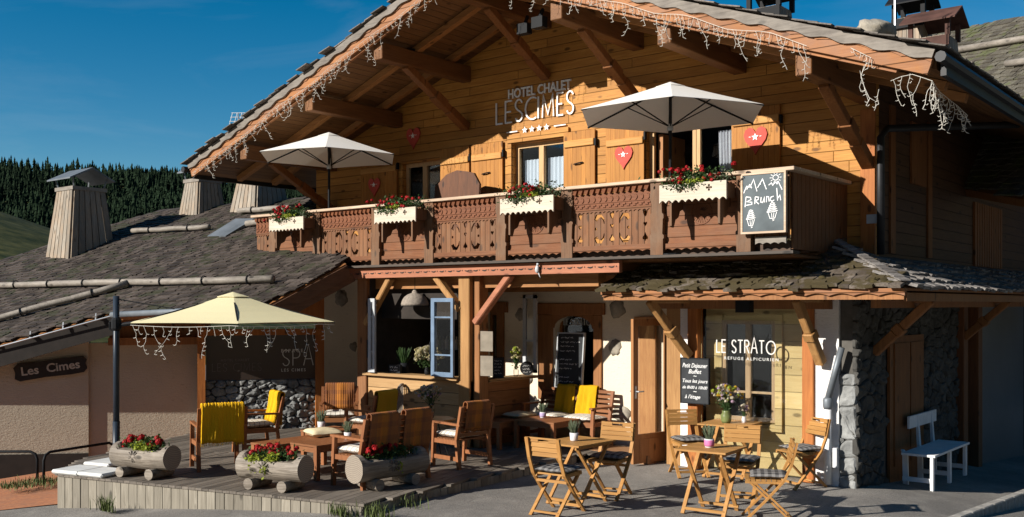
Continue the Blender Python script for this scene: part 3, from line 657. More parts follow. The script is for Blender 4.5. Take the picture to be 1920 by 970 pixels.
# --- balcony
YBf = -1.2
m = MB(); m.box(-8.15, -.3, YBf+.08, YW-.002, 2.82, 2.96); m.box(-.298, 2.34, YBf+.08, YW-.002, 2.925, 2.953); CE(m, 'balcony_floor', beam_y)
m = MB(); m.box(-8.2, 2.42, YBf-.12, YBf+.075, 2.955, 2.99); CB(m, 'balcony_ledge', wood('dark_ledge', (.09, .07, .055), (.045, .035, .028), 'X'))
m = MB(); m.box(-8.1, 2.3, YBf+.085, YBf+.1, 2.962, 3.12); CB(m, 'dark_gap_board', wood('dark_gap_wood', (.09, .05, .03), (.045, .025, .015), 'X'))  # added dark board that keeps the gap above the ledge in painted shade
m = MB(); m.box(-8.2, 2.42, YBf-.09, YBf+.1, 3.955, 4.0); m.box(2.29, 2.42, YBf+.103, YW-.1, 3.955, 4.0); CB(m, 'handrail', rail_w, bevel=.006)
posts = [-7.6, -6.36, -4.86, -3.64, -2.16, -.95, .51, 1.75]
for x in posts:
    m = MB(); ra = .095
    prof = [(2.995, ra), (3.2, ra), (3.215, ra*1.13), (3.25, ra*1.13), (3.27, ra*.9), (3.46, ra*.98), (3.48, ra*1.1), (3.52, ra*1.1), (3.55, ra*.84), (3.66, ra*.8), (3.74, ra*1.05), (3.8, ra*1.05), (3.82, ra*.95), (3.952, ra)]
    for (z0, r0), (z1, r1) in zip(prof[:-1], prof[1:]):
        m.hexa([(x-r0, YBf-.06, z0), (x+r0, YBf-.06, z0), (x+r0, YBf+.08, z0), (x-r0, YBf+.08, z0), (x-r1, YBf-.06, z1), (x+r1, YBf-.06, z1), (x+r1, YBf+.08, z1), (x-r1, YBf+.08, z1)])
    CB(m, 'balcony_post', post_w)
def blobloop(pts, w):   # stroke outline as closed loop (tapered)
    n = len(pts); L = []; Q = []
    for i in range(n):
        a = Vector(pts[max(0, i-1)]); b = Vector(pts[min(n-1, i+1)]); d = (b-a).normalized(); nn = Vector((-d.y, d.x)); ww = w[i]; p = Vector(pts[i]); L.append(tuple(p+nn*ww)); Q.append(tuple(p-nn*ww))
    return L+Q[::-1]
def carved(X0, X1, part=None):
    xc = (X0+X1)/2; W = X1-X0; loops = [scal(X0, X1, 3.68, 3.10, W/9, .03)]
    loops[0] = rect(X0, X1, 3.14, 3.66)
    hol = []
    def H(x, z, w): hol.append([(x+a, z+b) for a, b in heartpts(w, w*1.1, 14)])
    def tulip(x, z, s=1): hol.append([(x+a*s, z+b*s) for a, b in ((-.035, .08), (-.04, .02), (-.02, -.035), (0, -.05), (.02, -.035), (.04, .02), (.035, .08), (.017, .03), (0, .085), (-.017, .03))])
    def spade(x, z, s=1): hol.append([(x+a*s, z+b*s) for a, b in ((0, .065), (.02, .02), (.045, -.01), (.04, -.04), (.012, -.04), (.008, -.06), (-.008, -.06), (-.012, -.04), (-.04, -.04), (-.045, -.01), (-.02, .02))])
    cols = [xc] if W > .9 else []
    if part != 'end': cols += [X0+.1, X1-.1]
    else: cols = [X1-.08]
    for x in cols: tulip(x, 3.56, .9); H(x, 3.42, .06); spade(x, 3.25, .95)
    if W > .9:
        for q in (-1, 1):
            cx = xc+q*.21
            pts = [(cx-q*.055, 3.52), (cx-q*.015, 3.57), (cx+q*.04, 3.575), (cx+q*.075, 3.53), (cx+q*.085, 3.47)]; pts = [(2*cx-a, b) if False else (a, b) for a, b in pts]
            up_ = [(cx+q*-(-.06), 3.5)]
            o1 = blobloop([(cx+q*.06, 3.50), (cx+q*.03, 3.555), (cx-q*.03, 3.565), (cx-q*.075, 3.51), (cx-q*.085, 3.45)], [.028, .034, .022, .014, .005])
            o2 = blobloop([(cx+q*.06, 3.27), (cx+q*.03, 3.215), (cx-q*.03, 3.205), (cx-q*.075, 3.26), (cx-q*.085, 3.32)], [.028, .034, .024, .014, .005])
            hol += [o1, o2, [(cx+q*.055+.02*math.cos(t), 3.385+.022*math.sin(t)) for t in [k*.785 for k in range(8)]]]
    m = MB(); m.mesh(plate(loops+hol, .03), FM(YBf)); o = CB(m, 'carved_panel', balc_z)
    m = MB(); m.mesh(plate([scal(X0-.02, X1+.02, 3.15, 3.055, W/9, .022)], .03), FM(YBf-.03)); m.mesh(plate([scal(X0, X1, 3.66, 3.6, .07, .02)], .012), FM(YBf-.022)); CB(m, 'lower_trim', balc_x, o)
    m = MB(); m.box(X0, X1, YBf-.03, YBf+.0, 3.66, 3.87); CB(m, 'frieze', balc_r, o)
    m = MB(); n = int(W/.095)
    for i in range(n):
        x = X0+(i+.5)*W/n; w = W/n
        m.hexa([(x-w*.42, YBf-.075, 3.88), (x+w*.1, YBf-.075, 3.86), (x+w*.1, YBf-.02, 3.86), (x-w*.42, YBf-.02, 3.88), (x-w*.2, YBf-.085, 3.925), (x+w*.45, YBf-.085, 3.925), (x+w*.45, YBf-.02, 3.925), (x-w*.2, YBf-.02, 3.925)])
        ribbon(m, arc(x-w*.1, 3.79, w*.36, .035, 100, -80, 6), .012, FM(YBf-.03), .012)
        m.box(x-w*.42, x+w*.08, YBf-.042, YBf-.03, 3.675, 3.695); m.box(x-w*.1+.01*0, x+w*.4, YBf-.043, YBf-.03, 3.70, 3.72)
    m.box(X0, X1, YBf-.04, YBf-.0305, 3.735, 3.742); m.box(X0, X1, YBf-.02, YBf+.01, 3.88, 3.95); CB(m, 'frieze_carving', balc_r, o)
def plainpanel(X0, X1):
    W = X1-X0; xc = (X0+X1)/2; m = MB(); m.box(X0, X1, YBf+.02, YBf+.05, 3.13, 3.95); o = CB(m, 'plain_panel', balc_x)
    m = MB(); m.mesh(plate([scal(X0-.02, X1+.02, 3.14, 3.05, W/8, .025)], .03), FM(YBf-.005)); CB(m, 'lower_trim', balc_x, o)
    m = MB()
    for i in range(22): t = 2*math.pi*i/22; m.bar((xc+.03*math.cos(t), YBf+.018, 3.52+.03*math.sin(t)), (xc+.125*math.cos(t), YBf+.018, 3.52+.125*math.sin(t)), .009, .01, (0, 1, 0))
    ribbon(m, arc(xc, 3.52, .145, .145, 0, 360, 24), .012, FM(YBf+.02), .008); CB(m, 'rosette', balc_r, o)
ed = .1
carved(-8.1, -7.7, 'end')
spans = [(-7.5, -6.46, 'p'), (-6.26, -4.96, 'c'), (-4.76, -3.74, 'p'), (-3.54, -2.26, 'c'), (-2.06, -1.05, 'p'), (-.85, .41, 'c'), (.61, 1.65, 'p')]
for a, b, t in spans: (carved if t == 'c' else plainpanel)(a, b)
m = MB(); m.mesh(plate([scal(1.9, 2.3, 3.17, 3.08, .1, .02)], .03), FM(YBf-.03)); CB(m, 'lower_trim', grey_x)
m = MB(); m.box(1.87, 2.32, YBf+.0, YBf+.03, 3.14, 3.95); CB(m, 'plain_panel', balc_z)
m = MB()
for i in range(14): m.box(2.3, 2.33, YBf+.1+i*.128, YBf+.218+i*.128, 3.02, 3.95)
CB(m, 'side_railing', balc_z)
# red beam below balcony
m = MB(); m.box(-5.55, -.1, YBf-.02, YBf+.06, 2.78, 2.945); o = CB(m, 'fascia_beam', red_w)
m = MB()
for i in range(30):
    x = -5.38+i*.176; m.mesh(plate([[(x, 2.858), (x+.03, 2.846), (x+.06, 2.841), (x+.09, 2.85), (x+.105, 2.872), (x+.085, 2.866), (x+.05, 2.862), (x+.025, 2.866)]], .004), FM(YBf-.023)); m.mesh(plate([[(x+.135+.011*math.cos(t), 2.862+.011*math.sin(t)) for t in (0, 1.57, 3.14, 4.7)]], .004), FM(YBf-.023))
CB(m, 'carved_wave_line', sign_b, o)
m = MB(); m.box(-5.6, -.62, -.95, -.75, 2.6, 2.8); m.box(-5.6, -.35, .35, .55, 2.55, 2.8)
CE(m, 'ceiling_beam', beam_x)

# --- ground floor walls
m = MB(); ow = [rect(-4.15, -3.86, 1.15, 2.2), [(-2.62, .95), (-1.84, .95), (-1.84, 1.95)]+arc(-2.23, 1.95, .39, .24, 0, 180, 10)+[(-2.62, 1.95)]]
m.mesh(plate([rect(XL, -.2, -.3, 2.9)]+ow, .3), FM(YW+.16)); CB(m, 'plaster_wall', cream)
window(-2.62, -1.84, .95, 2.2, YW+.05, 0, .05, fm=surround_w); window(-4.15, -3.86, 1.15, 2.2, YW+.05, 0, .05, fm=surround_w)
m = MB(); Y = YW-.03
m.box(-2.95, -2.64, Y, YW+.007, .75, 2.17); m.box(-1.82, -1.66, Y, YW+.007, .75, 2.17); m.box(-3.0, -1.6, Y-.015, YW+.006, 2.172, 2.36); m.box(-2.62, -1.84, Y, YW+.006, .75, .93); CB(m, 'window_surround', surround_w, bevel=.01)
m = MB(); m.mesh(plate([[(-2.64, 2.172), (-2.64, 1.95)]+arc(-2.23, 1.95, .39, .2, 180, 0, 10)+[(-1.82, 1.95), (-1.82, 2.172)]], .03), FM(Y+.02)); CB(m, 'arched_lintel', surround_w)
m = MB(); m.box(-4.25, -4.16, Y, YW+.007, 1.1, 2.3); m.box(-3.85, -3.7, Y, YW+.007, 1.1, 2.3); m.box(-4.3, -3.62, Y-.01, YW+.006, 2.2, 2.38); CB(m, 'window_surround', surround_w)
m = MB(); deco(m, 'LE STRaTO', Matrix(((1, 0, 0, -2.5), (0, 0, -1, YW+.12), (0, 1, 0, 2.0), (0, 0, 0, 1))), .1, .1, .12, widen=.95); CB(m, 'window_lettering', letter_g)
for (u, v, w, h) in ((1157, 579, .32, .27), (1153, 650, .24, .26), (1165, 776, .33, .24), (975, 590, .2, .24), (990, 706, .22, .28), (662, 650, .25, .18), (640, 560, .4, .35)):
    p = PY(u, v, YW); m = MB(); m.blob((p.x, YW+.012, p.z), w/2, .035, h/2, 12, 8, .22, u); CB(m, 'embedded_stone', rock_m, smooth=True)
# open grey casement on the cream wall (hinged)
m = MB(); p = PY(992, 630, YW-.25); x, y = p.x, p.y
for (a, b, c_, d) in ((-.12, -.06, 1.2, 2.5), (.1, .16, 1.2, 2.5), (-.12, .16, 1.2, 1.26), (-.12, .16, 2.44, 2.5), (-.12, .16, 1.72, 1.75)): m.box(x+a, x+b, y-.02+(.002 if c_ > 1.5 and d < 1.9 else 0), y+.02, c_, d)
o = CB(m, 'open_casement', greyp); m = MB(); m.box(x-.08, x+.12, y-.003, y+.003, 1.22, 2.46); CB(m, 'pane', glass2, o)
# deck-side wooden step under door, ground floor beams
m = MB(); m.box(-1.6, -.32, -.12, .5, -.05, .125); CB(m, 'door_step', wood('step_wood', (.36, .2, .1), (.22, .11, .05), 'X'))
# kiosk bay
KX0, KX1, KY = -5.2, -2.87, -1.1
m = MB(); m.box(KX0, KX1-.02, KY, KY+.06, .12, 1.15); CB(m, 'kiosk_front', kiosk_w)
m = MB(); m.box(KX1-.06, KX1, KY+.3, .36, .12, 1.12); CB(m, 'kiosk_side', wood('kiosk_side_boards', (.34, .15, .06), (.2, .085, .03), 'Y', 'Z', .24, .4))
m = MB(); m.box(KX0-.05, KX1-.24, KY-.09, KY+.2, 1.152, 1.2); m.box(KX1-.2, KX1+.12, KY+.28, .42, 1.125, 1.17); CE(m, 'counter', kiosk_w)
m = MB(); m.box(KX1-.25, KX1-.02, KY-.04, KY+.2, .12, 2.79); CB(m, 'kiosk_post', beam_z, bevel=.012)
m = MB(); m.box(KX1-.018, KX1+.11, KY+.05, KY+.27, .12, 2.79); CB(m, 'kiosk_post', surround_w, bevel=.01)
m = MB(); m.box(KX0-.25, KX0-.02, KY-.03, KY+.17, .12, 2.79); CB(m, 'kiosk_post', wood('dark_post', (.30, .14, .055), (.18, .075, .028), 'Z'), bevel=.012)
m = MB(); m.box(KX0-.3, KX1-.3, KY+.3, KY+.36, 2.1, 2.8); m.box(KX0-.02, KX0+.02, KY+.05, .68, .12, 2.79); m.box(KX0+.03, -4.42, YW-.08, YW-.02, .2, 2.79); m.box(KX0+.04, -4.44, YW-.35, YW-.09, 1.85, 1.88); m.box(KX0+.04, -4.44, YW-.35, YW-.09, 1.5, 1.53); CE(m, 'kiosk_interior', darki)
m = MB()
for a, b in (((KX0-.05, KY, 2.0), (KX0+.55, KY, 2.78)), ((KX1-.75, KY, 2.78), (KX1-.22, KY, 2.25)), ((KX1+.08, KY, 2.05), (KX1+.78, KY, 2.79))):
    q = MB(); a = Vector(a); b = Vector(b); q.bar(a, b, .1, .13, (0, 1, 0)); CB(q, 'knee_brace', red_w if b.x > KX1 else beam_z, bevel=.015)
for nm, X0_, X1_, yy, mt in (('right', -3.57, -3.12, KY-.14, blue_p), ('left', -5.04, -4.90, KY-.12, greyp)):
    m = MB(); f_ = .05; Z0, Z1 = 1.21, 2.44
    m.box(X0_, X0_+f_, yy-.02, yy+.02, Z0, Z1); m.box(X1_-f_, X1_, yy-.02, yy+.02, Z0, Z1); m.box(X0_+f_, X1_-f_, yy-.02, yy+.02, Z0, Z0+.07); m.box(X0_+f_, X1_-f_, yy-.02, yy+.02, Z1-.06, Z1)
    for b in (1.55, 2.14): m.box(X0_+f_, X1_-f_, yy-.012, yy+.012, b-.012, b+.012)
    m.box(X0_-.03, X0_-.003, yy-.01, yy+.1, Z0, Z1)
    o = CB(m, 'blue_casement', mt); g = MB(); g.box(X0_+f_*.6, X1_-f_*.6, yy-.003, yy+.003, Z0+.04, Z1-.04); CB(g, 'pane', glass2, o)
    g = MB(); g.box(X0_-.05, X0_-.031, yy-.02, yy+.0, 1.45, 1.75); CB(g, 'latch', black_m, o)
# things on the kiosk shelf: bottles inside (part of interior display)
for i in range(9):
    m = MB(); x = KX0+.1+i*.08; m.lathe((x, YW-.22, 1.53), [(.03, 0), (.032, .14), (.03, .17), (.012, .2), (.012, .24)], 8)
    tag(m.build('bottle', [potw, potg, clay][i % 3]), 'small %s container standing on the shelf inside the dark kiosk' % ['pale', 'green', 'brown'][i % 3], 'bottle', 'containers on the kiosk shelf')

# --- glazed front LE STRATO
m = MB(); m.mesh(plate([rect(.45, 2.0, .02, 2.5), rect(.72, 1.52, .72, 2.12)], .05), FM(.25)); CB(m, 'spruce_wall', yellow_w)
window(.72, 1.52, .72, 2.12, .2, 1, .055, rec=-.01, bars=(1.12,), fm=wood('grey_brown_frame', (.44, .32, .19), (.3, .2, .11), 'Z', knots=False))
m = MB(); m.box(.62, .72, .17, .223, .64, 2.2); m.box(1.52, 1.62, .17, .223, .64, 2.2); m.box(.62, 1.62, .165, .222, .6, .638); CB(m, 'window_surround', yellow_w)
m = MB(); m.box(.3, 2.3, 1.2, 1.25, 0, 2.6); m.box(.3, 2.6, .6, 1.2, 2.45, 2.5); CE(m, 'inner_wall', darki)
m = MB(); m.box(.48, 1.99, .02, .03, .05, 2.26); g = CB(m, 'glass_front', glass2); strato_m = plain('grey_frosted_letters', (.62, .60, .57), .6, .05)
m = MB(); deco(m, 'LE STRATO', Matrix(((1, 0, 0, .73), (0, 0, -1, .015), (0, 1, 0, 1.672), (0, 0, 0, 1))), .175, .09, .14, dp=.012, widen=.84); CB(m, 'glass_lettering', strato_m, g)
m = MB(); tm = text_mesh('REFUGE ALPICURIEN', .058, .002, .0004, sp=1.4); xs = [v.co.x for v in tm.vertices]; k = .80/(max(xs)-min(xs)); m.mesh(tm, Matrix(((k, 0, 0, .84), (0, 0, -1, .012), (0, 1, 0, 1.575), (0, 0, 0, 1)))); CB(m, 'glass_subtitle', letter_g, g)
m = MB(); m.box(.3, .46, -.06, .12, .0, 2.42); CB(m, 'porch_post', post_o, bevel=.01)
m = MB(); m.box(2.0, 2.16, -.06, .12, .0, 2.42); CB(m, 'porch_post', post_o, bevel=.01)
m = MB(); m.box(-.14, .1, .12, .2, 0, 2.42); CB(m, 'door_post', beam_z)
m = MB(); m.box(.1, .3, .1, .16, 0, 2.4); CB(m, 'white_post', whitep)
m = MB(); m.box(-.3, 2.4, -.12, .16, 2.28, 2.42); m.box(-.3, 2.68, -.85, -.7, 2.42, 2.5); CE(m, 'porch_beam', surround_w)
m = MB(); m.box(2.16, 2.48, -.02, .3, -.05, 2.45); CB(m, 'white_pier', whitep)
m = MB(); stones(m, (2.46, 0.02, -.1), (1, 0, 0), (0, 0, 1), (0, -1, 0), .24, 1.55, .36, .035); CB(m, 'stone_pier', stone_m); m = MB(); stones(m, (2.68, 0.0, -.5), (0, 1, 0), (0, 0, 1), (1, 0, 0), 4.6, 3.0, .24, .045, clip=lambda a, b: not (1.1 < a < 2.75 and b < 2.4)); CB(m, 'side_stone_wall', plain('shaded_rubble', (.085, .082, .075), .9, .4, 5, bump=.9, bscale=22, island=.6))  # side wall stone colour darkened to carry the shade of this side
m = MB(); m.box(2.49, 2.67, .03, 4.6, -.5, 2.5); CB(m, 'side_base_wall', mortar_m)
m = MB(); m.box(2.69, 2.73, 1.2, 2.7, -.5, 1.9); m.box(2.731, 2.75, 1.35, 2.0, .1, 1.8); m.box(2.731, 2.75, 2.05, 2.6, .1, 1.8); CB(m, 'side_door', brace_w)
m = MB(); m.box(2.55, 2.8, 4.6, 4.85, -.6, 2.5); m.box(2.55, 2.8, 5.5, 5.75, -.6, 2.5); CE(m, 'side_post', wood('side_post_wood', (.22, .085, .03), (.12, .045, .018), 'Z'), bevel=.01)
m = MB(); m.box(2.6, 2.66, 5.8, 9.5, -.7, 2.4); m.box(2.5, 2.58, 4.85, 5.5, -.6, 2.5); CE(m, 'side_glazing', frost)
# porch braces
for (a, b, mt) in ((PY(1218, 564, -.75), PY(1292, 668, -.08), beam_z), (PY(1494, 562, -.62), PY(1540, 682, -.09), beam_z), ((3.45, .6, 2.4), (2.72, .6, 1.7), surround_w), ((3.45, 4.7, 2.4), (2.78, 4.7, 1.8), surround_w)):
    q = MB(); a = Vector(a); b = Vector(b)
    for t0, t1, w_ in ((0, .5, .11), (.5, .62, .15), (.62, 1, .12)): q.bar(a.lerp(b, t0), a.lerp(b, t1), w_, w_)
    q.bar(a+Vector((0, 0, .02)), Vector((b.x, b.y, a.z+.02)), .12, .11); CB(q, 'porch_brace', mt, bevel=.012)
# door leaf
dh = Vector((-.26, .40, 0)); de = Vector((-.42, -.38, 0)); dx = (de-dh).normalized(); dn = dx.cross(UP)
DM = Matrix(((dx.x, 0, dn.x, dh.x), (dx.y, 0, dn.y, dh.y), (0, 1, 0, 0), (0, 0, 0, 1))); L = (de-dh).length
m = MB(); m.mesh(plate([rect(0, L, .03, 2.13), rect(.1, L-.1, .45, 2.03)], .05), DM); o = CB(m, 'entrance_door', door_w)
g = MB(); g.mesh(plate([rect(.09, L-.09, .44, 2.04)], .006), DM); CB(g, 'pane', glass2, o)
g = MB(); g.mesh(plate([rect(.12, L-.12, .08, .38)], .06), DM); CB(g, 'lower_panel', door_w, o)
g = MB(); M = DM; g.tube([M@Vector((L-.05, 1.08, .03)), M@Vector((L-.05, 1.08, .08)), M@Vector((L-.16, 1.08, .08))], .012, 6); g.tube([M@Vector((L-.05, 1.08, -.03)), M@Vector((L-.05, 1.08, -.08)), M@Vector((L-.16, 1.08, -.08))], .012, 6); g.mesh(plate([rect(L-.07, L-.03, .98, 1.16)], .056), DM); CB(g, 'handle', steel_m, o)
m = MB(); m.box(-1.0, -.62, .6, .64, .13, 2.15); CB(m, 'entrance_panelling', wood('entrance_panels', (.46, .24, .09), (.3, .13, .045), 'Z'))
m = MB(); m.box(-.2, -.14, .42, .5, 0, 2.45); m.box(-.26, .1, .45, .5, 2.15, 2.45); CE(m, 'door_frame', door_w)

# --- porch roof
EY, EX, EZ = -1.0, 3.63, 2.56; AX, AY, AZ = 1.93, .7, 3.31
fr = [Vector((-.55, EY, EZ)), Vector((EX, EY, EZ)), Vector((AX, AY, AZ)), Vector((-.2, AY, AZ))]
sd = [Vector((EX, EY, EZ)), Vector((EX, 9.3, EZ)), Vector((2.68, 9.3, 2.98)), Vector((2.68, AY, 2.98)), Vector((AX, AY, AZ))]
m = MB(); m.prism([p-UP*.03 for p in fr], (0, 0, -.05)); m.prism([p-UP*.03 for p in sd], (0, 0, -.05)); CB(m, 'porch_roof_deck', surround_w)
m = MB(); shingles(m, fr, (1, 0, 0), .15, .2, .03, 1.7, .9); CB(m, 'porch_shingles', sh_porch)
m = MB(); shingles(m, sd, (0, 1, 0), .16, .22, .03, 1.6, .6); CB(m, 'side_shingles', sh_side)
m = MB(); a = Vector((EX, EY, EZ+.03)); b = Vector((AX, AY, AZ+.04)); n = 16
for i in range(n): p = a.lerp(b, i/n); q = a.lerp(b, (i+1.5)/n); m.bar(p+UP*.03, q+UP*.012, .13, .016)
CB(m, 'hip_ridge', sh_side)
m = MB(); u = Vector((1, 0, 0)); vv_ = (Vector((0, AY-EY, AZ-EZ))).normalized()
for i in range(1500):
    s_ = rnd.random(); t = rnd.random()**1.3*.93; x = -.5+s_*(3.95 if t < .1 else 3.4-t*1.2)
    if noise.noise(Vector((x*1.6, t*4, 1)))+.32*(1-x/2.2) < .12: continue
    p = Vector((x, EY, EZ))+vv_*t*1.84+UP*.03; r = rnd.uniform(.012, .036); m.blob(p, r*1.6, r*1.3, r*.8, 6, 4, .25, i)
CB(m, 'moss_cushions', moss_m, smooth=True)
m = MB(); m.mesh(plate([scal(-.5, EX, 2.53, 2.445, .3, .03)], .03), FM(EY-.02)); CB(m, 'porch_fascia', fascia_w)
m = MB(); m.box(-.5, EX-.02, EY+.0, EY+.04, 2.4, 2.5); m.box(EX-.03, EX, EY+.04, 9.3, 2.38, 2.5); m.box(EX-.5, EX-.38, EY+.3, 9.3, 2.3, 2.42); CE(m, 'porch_rim_beam', surround_w)
# downpipes
m = MB(); p = Vector((2.80, .62, 0)); m.tube([(p.x, p.y, 3.0), (p.x, p.y, 4.55), (p.x+.0, p.y+.25, 4.7), (3.9, 3.2, 4.95)], .05, 10); CB(m, 'downpipe', copper_d, smooth=True)
m = MB(); a = PY(1578, 652, -.12); b = PY(1552, 750, -.1); c_ = Vector((b.x, b.y, .02)); m.tube([a, b], .042, 12); m.lathe((b.x, b.y, b.z-.12), [(.05, 0), (.062, .04), (.064, .12), (.05, .15)], 12); CB(m, 'lower_downpipe', zinc, smooth=True)
m = MB(); m.tube([b-UP*.1, c_], .048, 12); CB(m, 'pipe_foot', whitem, smooth=True)
m = MB(); p = PY(1553, 878, -.1); m.box(b.x+.08, b.x+.13, -.14, -.08, .25, .5); CB(m, 'meter_box', whitem)
p = PY(1636, 411, YW-.03); m = MB(); m.box(p.x-.07, p.x+.07, YW-.06, YW-.002, p.z-.06, p.z+.06); CB(m, 'junction_box', greyp)
# spare: chimneys of main roof and a boulder holding the shingles
def chimney_big(u, v, X, w, h, cap, nm, dy=0.0):
    p = PX(u, v, X); z0 = p.z-.45; m = MB(); n = 7
    for i in range(n):
        a = p.x-w/2+i*w/n; m.hexa([(a+.004, p.y-w/2, z0), (a+w/n-.004, p.y-w/2, z0), (a+w/n-.004, p.y-w/2+.03, z0), (a+.004, p.y-w/2+.03, z0)]+[(p.x+(q-p.x)*.86, p.y-w*.43+e, z0+h) for q, e in ((a+.004, 0), (a+w/n-.004, 0), (a+w/n-.004, .03), (a+.004, .03))])
        b = p.y-w/2+i*w/n; m.hexa([(p.x+w/2-.03, b+.004, z0), (p.x+w/2, b+.004, z0), (p.x+w/2, b+w/n-.004, z0), (p.x+w/2-.03, b+w/n-.004, z0)]+[(p.x+w*.43+e, p.y+(q-p.y)*.86, z0+h) for q, e in ((b+.004, -.03), (b+.004, 0), (b+w/n-.004, 0), (b+w/n-.004, -.03))])
    m.box(p.x-w*.42, p.x+w*.42, p.y-w*.42, p.y+w*.42, z0, z0+h*.95)
    o = CB(m, 'chimney', chim_w); zt = z0+h; q = MB(); r = w*.44
    for sx in (-1, 1):
        for sy in (-1, 1): q.box(p.x+sx*r-.03, p.x+sx*r+.03, p.y+sy*r-.03, p.y+sy*r+.03, zt-.02, zt+.22)
    q.box(p.x-r-.03, p.x+r+.03, p.y-r-.05, p.y-r-.032, zt-.16, zt-.02); e = w*.66
    q.prism([(p.x-e, p.y-e, zt+.2), (p.x-e, p.y, zt+.42), (p.x-e, p.y+e, zt+.2), (p.x-e, p.y+e, zt+.18), (p.x-e, p.y, zt+.39), (p.x-e, p.y-e, zt+.18)], (2*e, 0, 0)); CB(q, 'chimney_cap', cap, o)
chimney_big(1752, 82, 3.1, .56, .5, rustm, '1'); chimney_big(1445, 16, 1.3, .5, .42, black_m, '2'); chimney_big(1712, 72, 2.7, .46, .72, black_m, '3')
p = PX(1640, 62, 3.0); m = MB(); m.blob((p.x, p.y, p.z), .22, .3, .13, 14, 9, .3, 3); tag(m.build('boulder', rock_m, smooth=True), 'grey boulder lying on the shingles near the right roof edge', 'boulder')

# ============================================================ LEFT WING
E1 = PD(505, 566, 15.6); E2 = PD(215, 584, 17.0); V = PD(645, 491, 16.7); nW = (E2-E1).cross(V-E1).normalized(); nW = nW if nW.z > 0 else -nW
def OW(u, v): return PP(u, v, E1, nW)
WG = thing('wing_building', 'low rendered annex with old shingle roof and tapered board chimneys', 'building', LD(-6.5, 18.5, -.3))
def WE(mb, name, mat, parent=None, **k): return mb.each(name, mat, parent or WG, world=True, **k)
def WB(mb, name, mat, parent=None, **k): return mb.build(name, mat, parent or WG, world=True, **k)
poly = [OW(*q) for q in ((-160, 690), (0, 645), (215, 584), (505, 567), (648, 492), (600, 440), (586, 372), (500, 378), (350, 390), (297, 396), (214, 421), (99, 459), (0, 489), (-160, 540))]
m = MB(); m.prism([p-nW*.03 for p in poly], -nW*.14); WB(m, 'wing_roof_deck', surround_w)
ux = (E1-E2).normalized(); m = MB(); shingles(m, poly, ux, .14, .16, .017, 1.7, .5); WB(m, 'wing_shingles', sh_left)
m = MB(); a, b = OW(505, 571), OW(650, 494); m.bar(a-nW*.12-UP*.02, b-nW*.12-UP*.02, .03, .2); m.bar(a-nW*.25+FW*.1, b-nW*.25+FW*.1, .12, .14); WE(m, 'verge_board', wood('old_dark_wood', (.13, .065, .035), (.07, .035, .02), 'Y'))
m = MB(); a, b = OW(-160, 690), OW(213, 586); m.bar(a-UP*.2+FW*.05, b-UP*.2+FW*.05, .05, .34); WB(m, 'eave_board', sign_b)
m = MB(); a = OW(212, 586)-UP*.0; b = OW(505, 571)-UP*.0; m.tube([a-FW*.06-UP*.04, b-FW*.06-UP*.04], .05, 10); WB(m, 'gutter', zinc, smooth=True)
m = MB(); a = OW(-160, 688); b = OW(212, 586); m.tube([a-FW*.06-UP*.06, b-FW*.06-UP*.06], .014, 6)
for i in range(6): q = a.lerp(b, (i+.5)/6); m.bar(q-FW*.05-UP*.06, q-FW*.03+UP*.06, .02, .02)
WB(m, 'rail_line', steel_m)
for pr, rr in ((((-160, 546), (515, 534)), .062), (((-160, 650), (243, 541)), .06), (((250, 441), (395, 434)), .055), (((450, 404), (560, 397)), .06), (((465, 428), (600, 418)), .06)):
    a, b = OW(*pr[0])+nW*.1, OW(*pr[1])+nW*.1; m = MB(); m.tube([a.lerp(b, i/8)+UP*.008*math.sin(i*1.7) for i in range(9)], rr, 10); o = WB(m, 'log_snow_rail', grey_x, smooth=True)
    m = MB(); L = (b-a).length; n = max(2, int(L/1.0)); d = (b-a).normalized(); x = d.cross(nW)
    for i in range(n):
        c = a+d*(L*(i+.5)/n); m.tube([c+(nW*math.cos(t)+x*math.sin(t))*(rr+.014) for t in [k*.55 for k in range(12)]], .012, 5)
    WB(m, 'log_bracket', black_m, o)
# roof light flashing
m = MB(); a = [OW(390, 446)+nW*.04, OW(424, 446)+nW*.04, OW(480, 420)+nW*.12, OW(445, 420)+nW*.12]; m.prism(a, -nW*.06); WB(m, 'flashing', zinc)
def wchim(u, v, w, h, seed):
    rnd.seed(seed); p = OW(u, v); z0 = p.z-.6; n = 6; m = MB(); k = .62; th = .03
    for i in range(n):
        for side in (0, 1, 2, 3):
            def pt(s, zt, o_):   # s in 0..1 along the side
                sc = (1+(k-1)*zt)*w/2; a = -sc+2*sc*s
                return {0: (p.x+a, p.y-sc-o_), 1: (p.x+sc+o_, p.y+a), 2: (p.x-a, p.y+sc+o_), 3: (p.x-sc-o_, p.y-a)}[side]
            s0 = i/n+.012; s1 = (i+1)/n-.012; A = []
            for zt in (0, 1):
                for (s, o_) in ((s0, th), (s1, th), (s1, 0), (s0, 0)): q = pt(s, zt, o_); A.append((q[0], q[1], z0+(h+.6)*zt))
            m.hexa(A)
    o = WB(m, 'chimney', chim_w); q = MB(); r = w*k/2+.05; zt = z0+h+.6; q.box(p.x-r, p.x+r, p.y-r, p.y+r, zt-.03, zt+.05); WB(q, 'chimney_collar', grey_x, o)
    q = MB()
    for sx in (-1, 1):
        for sy in (-1, 1): q.bar((p.x+sx*r*.85, p.y+sy*r*.85, zt+.03), (p.x+sx*r, p.y+sy*r, zt+.28), .03, .03)
    e = r*1.3; q.prism([(p.x-e, p.y-e, zt+.22), (p.x-e, p.y, zt+.48), (p.x-e, p.y+e, zt+.22), (p.x-e, p.y+e, zt+.19), (p.x-e, p.y, zt+.44), (p.x-e, p.y-e, zt+.19)], (2*e, 0, 0)); WB(q, 'chimney_cap', zinc, o)
